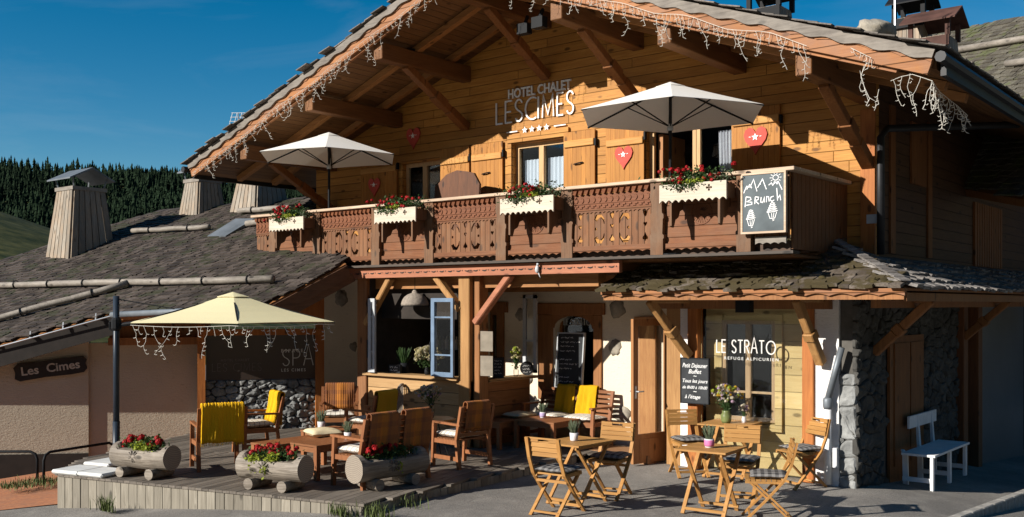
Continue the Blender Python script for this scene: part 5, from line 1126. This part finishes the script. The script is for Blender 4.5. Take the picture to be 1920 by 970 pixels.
# --- planters
def log_planter(label, loc, rz, L, lab2):
    t = thing('log_planter', label, 'planter', loc, rz, 'hollowed log planters along the deck edge'); r = .165; m = MB(); seg = 24; zc = .27; prof = [-L/2+L*i/14 for i in range(15)]
    vs = []; m2 = MB()
    cut = lambda x: abs(x) < L/2-.13
    ringv = []
    for x in prof:
        rr = r*(1+.03*math.sin(x*5+loc[0])); ring = []
        for k in range(seg):
            a = 2*math.pi*k/seg+math.pi/2; y, z = rr*math.cos(a), rr*math.sin(a); rad = 1+.05*noise.noise(Vector((x*3, y*8, z*8)))+.03*noise.noise(Vector((x*1.2, y*30, z*30)))
            y *= rad; z *= rad
            if cut(x) and z > .08: z = .08+(z-.08)*.15
            ring.append((x, y, z+zc))
        ringv.append(ring)
    for g in ringv: vs += g
    fs = []
    for i in range(len(prof)-1):
        for k in range(seg): k2 = (k+1) % seg; fs.append((i*seg+k, i*seg+k2, (i+1)*seg+k2, (i+1)*seg+k))
    m.add(vs, fs); b = m.build('log', log_w, t, smooth=False)
    for sx in (-1, 1): e_ = MB(); g = ringv[0 if sx < 0 else -1]; e_.add([(q[0]+sx*.002, q[1], q[2]) for q in g], [tuple(range(seg))]); e_.build('end_grain', logend, b)
    for sx in (-1, 1): f_ = MB(); f_.tube([(sx*L*.27, -.19, .072), (sx*L*.27, .19, .072)], .07, 12); f_.build('foot_log', log_w, t)
    em = MB()
    for q in range(10):
        a = q*36+rnd.uniform(-9, 9); em.bar((.12*math.cos(R(a))*.25-.05, -r-.003, zc+.01+.1*math.sin(R(a))*.25), (.085*math.cos(R(a))-.05, -r+.004, zc+.01+.075*math.sin(R(a))), .012, .012, (0, 1, 0))
    em.build('carved_edelweiss', wood('carving_%d' % int(rz), (.2, .17, .14), (.1, .085, .07), 'X'), t)
    fl = MB(); foliage(fl, (.02, 0, zc+.14), (L*.36, .15, .11), 760, .027, .65); fl.build('foliage', leaf_d, t)
    return t, zc
def geraniums(t, zc, L, spots, lime, hang=()):
    fl = MB(); st = MB()
    for (x, y, z) in spots:
        r_ = rnd.uniform(.026, .046); flowerhead(fl, (x, y, zc+z), r_, int(44*r_/.04), .013); flowerhead(fl, (x+rnd.uniform(-.05, .05), y+rnd.uniform(-.04, .04), zc+z-rnd.uniform(.01, .05)), r_*.6, 16, .011); st.tube([(x*.8, y*.5, zc+.1), (x, y, zc+z)], .003, 3)
    fl.build('red_blossoms', petal_r, t); st.build('stems', leaf_d, t)
    lm = MB()
    for (x, y, z, n) in lime: foliage(lm, (x, y, zc+z), (.1, .06, .05), n, .022, .7)
    for (x, y, z, n) in hang: foliage(lm, (x, y, zc+z), (.05, .04, .1), n, .02, .7)
    lm.build('lime_foliage', leaf_l, t)
def gspots(L, n, z0=.15, z1=.25, a=-1, b=1): return [(rnd.uniform(a, b)*L*.34, rnd.uniform(-.09, .07), rnd.uniform(z0, z1)) for _ in range(n)]
p = PZ(272, 894, ZD); t, zc = log_planter('pale log planter at the left end of the deck with red geraniums', p, 14, .92, ''); geraniums(t, zc, .92, gspots(.92, 19), [(.0, -.1, .14, 230), (.12, -.1, .13, 150)])
p = PZ(515, 917, ZD); t, zc = log_planter('pale log planter in the middle of the deck front edge with trailing lime leaves', p, 14, .92, ''); geraniums(t, zc, .92, gspots(.92, 19), [(-.22, -.12, .1, 220), (.06, -.12, .13, 220)], [(-.22, -.15, .02, 60), (-.02, -.17, -.02, 40)])
p = PZ(728, 912, ZD); t, zc = log_planter('log planter at the right corner of the deck with its round end facing us', p, 86, 1.05, ''); geraniums(t, zc, 1.05, gspots(1.05, 13, .16, .26, -1, .3), [(-.05, .1, .15, 260), (-.25, .08, .12, 160)], [(-.15, .17, .0, 90), (.05, -.17, .0, 30)])
# window boxes on balcony
def window_box(label, X0, X1, zt, zb, seed, pale):
    rnd.seed(seed); Y = -1.55; xc = (X0+X1)/2; w = X1-X0; t = thing('window_box', label, 'flower box', (xc, Y+.12, 3.62), 0, 'flower boxes hung on the balcony'); 
    m = MB(); lp = scal(X0, X1, 3.865, 3.63, .095, .035, kind=0); cl = []
    for cx in (xc-w*.18, xc+w*.25): cl.append([(cx+.05*(abs(math.cos(2*a))**.6+.25)*math.cos(a)*.7, 3.79+.05*(abs(math.cos(2*a))**.6+.25)*math.sin(a)*.7) for a in [2*math.pi*i/24 for i in range(24)]])
    m.mesh(plate([lp]+cl, .025), FM(Y)); m.build('carved_front', box_w, t, world=True)
    m = MB(); m.box(X0+.04, X1-.03, Y+.015, Y+.28, 3.67, 3.84); m.build('trough', post_w, t, world=True)
    m = MB()
    for x in (X0+.14, X1-.12): m.mesh(plate([[(0, 0), (.3, 0), (.3, -.32), (.24, -.34), (.2, -.24), (.12, -.2), (.08, -.12), (0, -.09)]], .03), Matrix(((0, 0, 1, x), (-1, 0, 0, -1.22), (0, 1, 0, 3.665), (0, 0, 0, 1))))
    m.each('bracket', post_w, t, world=True)
    f = MB(); foliage(f, (xc, Y+.08, 3.95), (w*.5, .12, .11), 800, .025, .6); foliage(f, (xc-w*.15, Y-.04, 3.84), (w*.3, .04, .06), 150, .022, .6); f.build('foliage', leaf_d, t, world=True)
    r = MB()
    for i in range(34): rr_ = rnd.uniform(.018, .036); flowerhead(r, (xc+rnd.gauss(-w*.08, w*.26), Y+rnd.uniform(-.08, .15), 3.90+rnd.uniform(-.06, .17)), rr_, int(30*rr_/.03), .011)
    r.build('red_blossoms', petal_r, t, world=True); l = MB(); foliage(l, (xc+rnd.uniform(-.1, .15), Y-.02, 3.89), (w*.2, .06, .05), 90, .022, .7); l.build('lime_foliage', leaf_l, t, world=True)
    g = MB(); foliage(g, (X1-.08, Y+.08, 3.93), (.12, .08, .08), 120, .02, .5); g.build('silver_foliage', leaf_g, t, world=True)
window_box('whitewashed flower box with red geraniums at the left end of the balcony', -7.28, -6.34, 3.88, 3.57, 1, 0); window_box('whitewashed flower box second from the left on the balcony', -4.56, -3.63, 3.86, 3.57, 2, 0)
window_box('whitewashed flower box below the balcony window with lace curtains', -1.92, -.96, 3.87, 3.56, 3, 0); window_box('whitewashed flower box beside the brunch chalkboard', .73, 1.67, 3.89, 3.56, 4, 0); rnd.seed(77)

# ============================================================ PARASOLS
def canopy(mb, c, r, h, n, rot, sag=.06, tilt=None, sc=(1, 1)):
    vs = [Vector((0, 0, h))]; rings = 5; sub = 4
    for j in range(1, rings+1):
        f = j/rings
        for i in range(n):
            for s_ in range(sub):
                a0 = rot+2*math.pi*i/n; a1 = rot+2*math.pi*(i+1)/n; t = s_/sub
                p = Vector((math.cos(a0), math.sin(a0), 0)).lerp(Vector((math.cos(a1), math.sin(a1), 0)), t)*r*f; z = h*(1-f)-sag*math.sin(math.pi*f)*.6+.006*math.sin(math.pi*t)*f
                vs.append(Vector((p.x*sc[0], p.y*sc[1], z)))
    N = n*sub; fs = [(0, 1+i, 1+(i+1) % N) for i in range(N)]
    for j in range(rings-1):
        for i in range(N): i2 = (i+1) % N; fs.append((1+j*N+i, 1+(j+1)*N+i, 1+(j+1)*N+i2, 1+j*N+i2))
    mb.add([Vector(c)+v for v in vs], fs); return [Vector(c)+vs[1+(rings-1)*N+i*sub] for i in range(n)]
def parasol(label, base, zt, r, h, n, rot, mat, pr=.022, pm_=black_m):
    t = thing('parasol', label, 'parasol', base, 0); m = MB(); zc = zt-h-base[2]; rim = canopy(m, (0, 0, zc), r, h, n, rot, .015); c = m.build('canopy', mat, t); sm = c.modifiers.new('t', 'SOLIDIFY'); sm.thickness = .005
    q = MB(); vs = canopy(q, (0, 0, zt-base[2]-.075), r*.17, .085, n, rot, 0); vv2 = q.build('vent_cap', mat, c); vv2.modifiers.new('t', 'SOLIDIFY').thickness = .005
    m = MB(); m.tube([(0, 0, 0), (0, 0, zt-base[2]-.02)], pr, 8); m.build('pole', pm_, t); hub = Vector((0, 0, zc-.28+h*.3))
    for p in rim:
        q = MB(); q.bar(Vector((0, 0, zc+h-.05)), p+Vector((0, 0, -.015)), .018, .018); q.build('rib', black_m, t)
        q = MB(); mid = Vector((0, 0, zc+h-.05)).lerp(p, .5)-Vector((0, 0, .01)); q.bar(hub, mid, .014, .014); q.build('strut', black_m, t)
    m = MB(); m.lathe((0, 0, hub.z-.05), [(.04, 0), (.045, .03), (.03, .09)], 10); m.lathe((0, 0, zc-1.35), [(.03, 0), (.036, .03), (.036, .1), (.03, .13)], 8); m.tube([(0, 0, zc-1.3), (.09, -.1, zc-1.36), (.1, -.11, zc-1.42)], .01, 5); m.build('crank', steel_m, t)
    q = MB(); q.lathe((0, 0, 0), [(.26, 0), (.26, .05), (.06, .07), (.045, .3), (.03, .3)], 16); q.build('base', black_m, t); return t
for lb, (pu, Yp), vt, r in (('off white parasol on the left part of the balcony', (617, -1.0), 249, 1.30), ('large off white parasol on the right part of the balcony', (1257, -1.0), 155, 1.32)):
    q = PY(pu, 300, Yp); zt = PY(pu, vt, Yp).z; parasol(lb, (q.x, q.y, 2.962), zt, r, .45, 6, R(39+ (38 if pu < 900 else 22)), white_c)
# cantilever parasol
pb = PD(218, 868, 13.8); pb.z = gz(pb.x, pb.y); cc = PD(437, 600, 13.7)
t = thing('cantilever_parasol', 'pale yellow cantilever parasol on a dark pole over the deck', 'parasol', pb, 0); zT = 2.53-pb.z; dv = Vector((cc.x-pb.x, cc.y-pb.y, 0))
m = MB(); m.tube([(0, 0, .0), (0, 0, 1.0)], .048, 10); m.tube([(0, 0, 1.0), (0, 0, 2.46-pb.z)], .042, 10); m.build('pole', bluem, t, smooth=True)
m = MB(); canopy_c = (dv.x, dv.y, zT-.42); rim = canopy(m, canopy_c, 1.48, .40, 6, R(39-12), .05); c = m.build('canopy', yellow_c, t); c.modifiers.new('t', 'SOLIDIFY').thickness = .005
m = MB(); canopy(m, (dv.x, dv.y, zT-.085), .24, .07, 6, R(27), 0); q = m.build('vent_cap', yellow_c, c); q.modifiers.new('t', 'SOLIDIFY').thickness = .005
for p in rim: q = MB(); q.bar(Vector((dv.x, dv.y, zT-.06)), p-Vector((0, 0, .015)), .018, .018); q.build('rib', black_m, t)
m = MB(); m.tube([(0, 0, 2.05-pb.z), (dv.x*.5, dv.y*.5, 2.16-pb.z), (dv.x, dv.y, 2.3-pb.z)], .03, 8); m.build('arm', black_m, t)
m = MB(); m.tube([(0, 0, 1.95-pb.z), tuple(RT*-.09+UP*(2.0-pb.z)), tuple(RT*-.09+UP*(2.1-pb.z)), (0, 0, 2.13-pb.z)], .012, 6); m.lathe((0, 0, 1.98-pb.z), [(.05, 0), (.07, .03), (.07, .15), (.05, .18)], 10); m.tube([tuple(UP*(2.42-pb.z)), tuple(dv*.5+UP*(2.5-pb.z)-UP*.22)], .008, 5); m.build('crank_box', black_m, t)
for i, (u, v) in enumerate(((147, 882), (192, 886), (196, 868))):
    q = PZ(u, v, ZD+.03) if i < 2 else PZ(u+8, v, ZD+.03); m = MB(); m.box(-.24, .24, -.235, .235, 0, .055); o = m.build('base_slab', slabm, bevel=.02); o.location = (q.x, q.y, ZD+.004+(0 if i < 2 else .002)); o.rotation_euler = (0, 0, R(14)); tag(o, ['front left pale parasol base slab on the deck corner', 'front right pale parasol base slab beside the log planter', 'rear pale parasol base slab behind the log planter'][i], 'slab', 'parasol base slabs')

# ============================================================ STRING LIGHTS
def garland(label, pts, step, lo, hi, seed, name='string_lights', r=.0031, skip=None, loops=()):
    rnd.seed(seed); pts = [Vector(p) for p in pts]; t = thing(name, label, 'string lights', pts[0]); w = MB(); b = MB(); L = [0]
    for a, c in zip(pts[:-1], pts[1:]): L.append(L[-1]+(c-a).length)
    def at(s):
        for i in range(len(pts)-1):
            if s <= L[i+1]+1e-6: return pts[i].lerp(pts[i+1], (s-L[i])/(L[i+1]-L[i]))
        return pts[-1]
    n = max(2, int(L[-1]/.12)); sag = lambda s: -.022*abs(math.sin(s*2.3))
    w.tube([at(L[-1]*i/n)+UP*sag(L[-1]*i/n) for i in range(n+1)], r, 4); s = .03
    while s < L[-1]:
        p = at(s)+UP*sag(s); h = rnd.choice([lo, lo, (lo+hi)/2, hi])*rnd.uniform(.7, 1.2); q = [p]; k = max(2, int(h/.05)); ang = 0
        for i in range(k):
            ang = ang*.6+rnd.uniform(-.55, .55); q.append(q[-1]+RT*(math.sin(ang)*.9*h/k)+Vector((0, rnd.uniform(-.15, .15)*h/k, -h/k*.92)))
            if rnd.random() < .75: sd_ = rnd.choice([-1, 1]); w.tube([q[-1], q[-1]+RT*sd_*.022+Vector((0, 0, -.008)), q[-1]+RT*sd_*.036+UP*rnd.uniform(-.02, .015)], .0046, 4, .0025)
        w.tube(q, r*.85, 4); s += step*rnd.uniform(.45, 1.2)
    w.build('wire', cord, t, world=True); return t
def V3(x, dz=-.2, Y=-1.66): return Vector((x, Y, rz(x)+dz))
garland('white icicle string lights along the left verge of the roof', [V3(RX-6.75+i*.6, -.30+.03*math.sin(i*1.9)) for i in range(12)], .10, .10, .36, 31)
garland('white icicle string lights along the right verge of the roof', [V3(RX+.0+i*.5, -.20-.055*(i % 2)-.035*(i/10)) for i in range(12)], .095, .12, .40, 32)
p1, p2 = PY(1595, 90, -1.66), PY(1680, 106, -1.66); garland('knotted bundle of white string lights near the right roof end', [p1, p1.lerp(p2, .5)-UP*.06, PY(1618, 122, -1.66), PY(1612, 130, -1.68), PY(1625, 175, -1.68), PY(1642, 192, -1.68), PY(1648, 165, -1.68)], .09, .08, .2, 33)
garland('loose white string lights hanging from the right purlin end', [PY(1670, 152, -1.6), PY(1705, 136, -1.6), PY(1748, 148, -1.6), PX(1765, 175, 3.95), PX(1795, 195, 3.95), PX(1815, 215, 3.95)], .11, .18, .42, 34)
garland('white icicle string lights under the rim of the yellow parasol', [cc*0+Vector((pb.x, pb.y, pb.z))+rim[i]-Vector((0, 0, .03)) for i in sorted(range(6), key=lambda k: lat(Vector((pb.x, pb.y, 0))+rim[k])) if dep(Vector((pb.x, pb.y, 0))+rim[i]) < 13.9][:4], .13, .12, .4, 35); rnd.seed(5)

# ============================================================ BOARDS, SIGNS, LAMP, SHELF ITEMS
def board(name, label, M, w, h, fm_, bm_, fw=.025, cat='chalkboard', th=.03):
    t = MB(); t.mesh(plate([rect(0, w, 0, h)], th), M); o = t.build(name, bm_); tag(o, label, cat); q = MB(); q.mesh(plate([rect(-fw, w+fw, -fw, h+fw), rect(-.001, w+.001, -.001, h+.001)], th+.02), M); q.build('frame', fm_, o); return o
def scrawl(mb, M, x, y, w, h, z=.0165):   # chalk handwriting too small to read in the photograph
    while w > .02:
        L = min(w, h*rnd.uniform(1.5, 4)); n = max(4, int(L/h*5)); ribbon(mb, [(x+L*i/n, y+h*(.5+.5*rnd.uniform(-1, 1)*(1 if i % 2 else .5))) for i in range(n+1)], .0035, M, .001, z+rnd.random()*.0004); x += L+h*.7; w -= L+h*.7
# brunch board
a = PY(1391, 440, -1.33); b = PY(1474, 432, -1.33); X0, X1 = a.x, b.x; Zb = 3.2; Zt = 3.2+ (PY(1433, 322, -1.33).z-PY(1433, 437, -1.33).z); Zb = PY(1433, 437, -1.33).z
M = Matrix(((1, 0, 0, X0+.02), (0, 0, -1, -1.33), (0, 1, 0, Zb+.02), (0, 0, 0, 1))); bw_, bh_ = X1-X0-.04, Zt-Zb-.04
bo = board('chalkboard', 'framed grey chalkboard reading Brunch hung on the balcony corner', M, bw_, bh_, rail_w, slate_g)
m = MB(); M2 = M@Matrix.Scale(1, 4)
def ST(pts, w=.011, z=.017):
    w *= .8; ribbon(m, [((p[0]-1522)/298*bw_, (508-p[1])/430*bh_) for p in pts], w, M, .003, z+rnd.random()*.001)
for st in ([(1530, 212), (1552, 160), (1578, 168), (1603, 112), (1628, 205)], [(1632, 178), (1668, 115), (1696, 195)], [(1552, 185), (1575, 150), (1590, 178)], [(1640, 160), (1655, 150)], [(1712, 165), (1732, 150), (1742, 168), (1760, 145), (1772, 160), (1780, 142), (1808, 206)],
           [(1548, 240), (1540, 318)], [(1548, 240), (1580, 248), (1584, 264), (1552, 278), (1590, 284), (1590, 300), (1540, 306)], [(1615, 245), (1612, 300)], [(1615, 245), (1640, 250), (1636, 268), (1614, 274), (1642, 302)], [(1658, 250), (1655, 288), (1670, 292), (1682, 250), (1682, 292)], [(1696, 292), (1698, 250), (1712, 252), (1716, 288)], [(1748, 250), (1728, 256), (1724, 280), (1738, 288), (1752, 278)], [(1770, 190), (1776, 285)], [(1776, 270), (1792, 245), (1798, 285)]): ST(st, .014)
ST([(1762+20*math.cos(t), 112+20*math.sin(t)) for t in [i*.52 for i in range(13)]], .01)
for i in range(10): t = i*.628; ST([(1762+27*math.cos(t), 112+27*math.sin(t)), (1762+42*math.cos(t), 112+42*math.sin(t))], .009)
for (cx, cy, sx_) in ((1582, 395, 1), (1738, 350, 1.15)):
    for k in range(5): yy = cy-48+k*14; ww = (14+k*5)*sx_; ST([(cx-ww, yy+6), (cx-ww*.2, yy-5), (cx+ww, yy), (cx+ww*.4, yy+8), (cx-ww, yy+10)], .011)
    ST([(cx-26*sx_, cy+22), (cx-14*sx_, cy+66), (cx+16*sx_, cy+64), (cx+28*sx_, cy+18)], .01); ST([(cx-5, cy+26), (cx-2, cy+60)], .009); ST([(cx+12, cy+24), (cx+8, cy+58)], .009); ST([(cx, cy+74), (cx+14, cy+78), (cx+2, cy+84)], .009)
m.build('chalk_drawing', chalk, bo)
# breakfast board
a = PY(1277, 754, -.12); b = PY(1330, 674, -.12); M = Matrix(((1, 0, 0, a.x+.01), (0, 0, -1, -.12), (0, 1, 0, a.z), (0, 0, 0, 1))); w, h = b.x-a.x-.02, b.z-a.z
bo = board('chalkboard', 'black chalkboard with the breakfast buffet times hung on the orange post', M, w, h, black_m, slate, .012); m = MB()
for s_, sz, x, y in (('Petit Dejeuner', .088, .5, .80), ('Buffet', .085, .5, .665), ('~', .09, .5, .57), ('Tous les jours', .072, .5, .46), ('de 8h00 à 10h00', .06, .5, .32), ('~', .09, .5, .22), ("à l'étage", .075, .42, .10)):
    tm = text_mesh(s_, sz, .001, .0002, shear=.3, align='CENTER'); xs = [v.co.x for v in tm.vertices]; k = min(1, w*.92/max(.01, max(xs)-min(xs))); m.mesh(tm, M@Matrix(((k, 0, 0, w*x), (0, 1, 0, h*y), (0, 0, 1, .0165), (0, 0, 0, 1))))
m.build('chalk_writing', chalk, bo)
# tall menu board in arched window
M = Matrix(((.36, .06, 0, -2.52), (.0, -.05, -1, .60), (0, .93, 0, .98), (0, 0, 0, 1))); M = Matrix(((1, .07, 0, -2.52), (0, 0, -1, .62), (0, 1, 0, .98), (0, 0, 0, 1)))
bo = board('menu_board', 'tall grey menu chalkboard leaning in the arched window', M, .50, .88, greyp, slate, .022, cat='menu board'); m = MB()
for i in range(11):
    if i not in (4, 8): scrawl(m, M, .05, .80-i*.072, rnd.uniform(.22, .40), .03)
m.build('chalk_writing', chalk, bo)
# kiosk counter items
p = PY(745, 697, -1.02); M = Matrix(((1, 0, 0, p.x-.15), (0, 0, -1, -1.05), (0, 1, 0, 1.215), (0, 0, 0, 1))); bo = board('small_sign', 'small dark chalk sign on the kiosk sill beside the green plant', M, .26, .12, black_m, slate, .008, cat='sign'); m = MB(); scrawl(m, M, .02, .07, .2, .03); scrawl(m, M, .04, .02, .16, .03); m.build('chalk_writing', chalk, bo)
bouquet('big dried cream flower bunch in a dark vase on the kiosk sill', (-3.93, -.98, 1.2), .25, .32, black_m, [dried, dried, petal_w], 420, .05, .12, fs=.02)
potplant('dark leafy plant inside the kiosk window at left', (-4.55, -.9, 1.2), 2.0, black_m, leaf_d)
bouquet('yellow green dried bunch in a glass vase on the side counter', (-2.86, -.02, 1.17), .09, .3, glass2, [dried, leaf_l], 90, .04, .16)
p = Vector((-2.84, .24, 1.17)); m = MB(); M = Matrix(((cA, 0, sA, p.x), (sA, 0, -cA, p.y), (0, 1, 0, p.z), (0, 0, 0, 1))); m.mesh(plate([arc(0, .12, .115, .115, 0, 345, 23)], .02), M); o = m.build('round_sign', slate); tag(o, 'round black chalk sign at the end of the side counter', 'sign')
m = MB()
for i in range(3): scrawl(m, M, -.07, .145-i*.055, .13, .035, .0115)
m.build('chalk_writing', chalk, o)
p = Vector((-2.84, -.45, 1.17)); M = Matrix(((cA, 0, sA, p.x-.1), (sA, 0, -cA, p.y-.06), (0, 1, 0, p.z), (0, 0, 0, 1))); bo = board('small_sign', 'small upright black menu sign on the side counter', M, .17, .32, black_m, slate, .008, cat='sign'); m = MB()
for i in range(5): scrawl(m, M, .02, .26-i*.05, .12, .022)
m.build('chalk_writing', chalk, bo)
for i, v in enumerate((612, 675)):
    a = PY(900, v, -.98); m = MB(); M = Matrix(((cA, .0, sA, KX1+.115), (sA, 0, -cA, -1.03), (-.03, 1, 0, 1.62-i*.38), (0, 0, 0, 1))); m.mesh(plate([rect(0, .19, 0, .31)], .012), M); o = m.build('notice_sheet', plain('notice_paper%d' % i, (.42, .36, .28), .8)); tag(o, ['upper pale notice sheet hung on the kiosk post', 'lower pale notice sheet hung on the kiosk post'][i], 'notice', 'notice sheets on the kiosk post')
# hanging lamp
p = PY(778, 570, -.95); t = thing('pendant_lamp', 'woven grey dome pendant lamp hanging over the kiosk opening', 'lamp', (p.x, p.y, p.z)); m = MB(); pr = [(.225, -.03), (.23, .0), (.215, .05), (.18, .11), (.12, .155), (.05, .18), (.045, .21), (.03, .22), (.03, .23)]; m.lathe((0, 0, 0), pr, 28); m.build('lamp_shade', clay, t, smooth=True)
m = MB(); m.tube([(0, 0, .22), (0, 0, 2.79-p.z)], .006, 5); m.build('cord', black_m, t); m = MB(); m.lathe((0, 0, -.042), [(.232, 0), (.236, .012)], 28); m.build('shade_rim', black_m, t)
# upturned round table on balcony
p = PY(855, 340, .05); t = thing('folded_round_table', 'dark wooden tabletop standing upright on the balcony before the shutters', 'table', (p.x, p.y, 2.962), 0); m = MB()
o_ = [(-.56, .0), (.44, .0), (.48, 1.42), (.34, 1.62), (.18, 1.66), (-.05, 1.7), (-.3, 1.64), (-.42, 1.55), (-.5, 1.48), (-.56, 1.46)]
m.mesh(plate([o_], .05), Matrix(((1, 0, 0, 0), (0, .06, -1, 0), (0, 1, 0, 0), (0, 0, 0, 1)))); m.build('top', wood('dark_table_wood', (.14, .05, .018), (.07, .025, .009), 'Z'), t)
m = MB(); m.bar((-.4, .08, 0), (-.3, .4, .8), .05, .04); m.bar((.3, .08, 0), (.2, .4, .8), .05, .04); m.build('leg', post_w, t)
# straw doll on the window sill
p = PY(1022, 352, YW-.15); t = thing('straw_ornament', 'pinkish straw bundle on the sill of the lace curtain window', 'ornament', (p.x, p.y, 3.96)); m = MB(); foliage(m, (0, 0, .14), (.1, .06, .11), 260, .025, .4); m.build('straw', leafm('straw_pink', (.55, .26, .16)), t)
# bird ornament on fascia
p = PY(1008, 505, YBf-.05); m = MB(); m.blob((p.x, YBf-.06, p.z), .035, .03, .06, 8, 6, .1, 1); m.blob((p.x+.02, YBf-.07, p.z+.07), .022, .022, .025, 8, 6, .05, 2); m.add([(p.x-.01, YBf-.05, p.z-.04), (p.x+.03, YBf-.06, p.z-.05), (p.x+.05, YBf-.05, p.z-.13)], [(0, 1, 2)]); tag(m.build('bird_ornament', greyp, smooth=True), 'small pale bird figure on the red beam', 'ornament')
# ============================================================ BENCH, RAILS, TUFTS
t = thing('white_bench', 'white painted bench in the shade against the right side wall', 'bench', (3.08, 2.05, -.16), -90); L2 = .85
m = MB(); m.box(-L2, L2, -.2, .24, .455, .485); m.build('seat', whitem, t)
m = MB(); m.box(-L2-.03, L2*.45, -.265, -.235, .76, .93); m.build('backrest', whitem, t)
for x in (-L2+.06, 0, L2-.06):
    q = MB(); q.box(x-.04, x+.04, .17, .21, 0, .454); q.build('leg', whitem, t); q = MB(); q.bar((x*.82, -.2, 0), (x*.82, -.21, .454), .07, .04, (1, 0, 0)); 
    if x < L2-.1 or True: q.hexa([(x*.82-.04, -.24, .455), (x*.82+.04, -.24, .455), (x*.82+.04, -.2, .455), (x*.82-.04, -.2, .455), (x*.82-.02, -.265, .92 if x < .5 else .5), (x*.82+.02, -.265, .92 if x < .5 else .5), (x*.82+.02, -.23, .92 if x < .5 else .5), (x*.82-.02, -.23, .92 if x < .5 else .5)])
    q.build('leg', whitem, t); q = MB(); q.box(x-.015, x+.015, -.2, .17, .1, .16); q.build('stretcher', whitem, t)
for i, (a, b, c_) in enumerate((((70, 905), (-60, 905), 845), ((82, 900), (215, 885), 828))):
    P0 = PZ(a[0], a[1]+(8 if i else 0), -.42); d0 = dep(P0); top = 2.35-(c_-570)*d0/F
    P1 = LD((b[0]-960)/F*(d0+1.2 if i else d0), d0+(1.2 if i else 0), -.42); hd = (P1-P0).normalized(); h = .48
    m = MB(); pts = [P0, P0+UP*(h-.12), P0+UP*(h-.04)+hd*.03, P0+UP*h+hd*.11, P1+UP*(h)-hd*.11, P1+UP*(h-.05)-hd*.03, P1+UP*(h-.12), P1-UP*.1]
    o = m.tube(pts, .022, 10).build('hoop_rail', black_m, smooth=True); tag(o, ['black metal hoop rail at the left picture edge', 'black metal hoop rail reaching to the parasol pole'][i], 'rail', None)
def tuft(label, u, v, n, h, z=None, sp=.12):
    p = PZ(u, v, 0); p = PZ(u, v, gz(p.x, p.y)); m = MB()
    for i in range(n):
        a = rnd.uniform(0, 6.28); b = Vector((rnd.gauss(0, sp*.8), rnd.gauss(0, sp*.25), 0)); hh = h*rnd.uniform(.4, 1.1); l = Vector((math.cos(a), math.sin(a), 0))*hh*rnd.uniform(.15, .6); w = Vector((-math.sin(a), math.cos(a), 0))*.005
        p0, p1, p2 = b, b+l*.4+UP*hh*.65, b+l+UP*hh*.95; m.add([p0-w, p0+w, p1+w*.8, p1-w*.8, p2], [(0, 1, 2, 3), (3, 2, 4)])
    o = m.build('grass_tuft', blade_m); o.location = p; tag(o, label, 'grass', kind='stuff')
tuft('grass tuft growing against the left skirt of the deck', 198, 958, 130, .2); tuft('grass tuft by the skirt near the deck corner', 640, 968, 90, .17); tuft('long grass round the front corner of the deck', 705, 972, 120, .2, sp=.14); tuft('grass along the right side of the deck behind the corner', 760, 950, 50, .16, sp=.2)
for i in range(9): tuft('grass fringe between the orange paving and the asphalt', 8+i*13, 915-i*1.5, 90, .08, sp=.25)
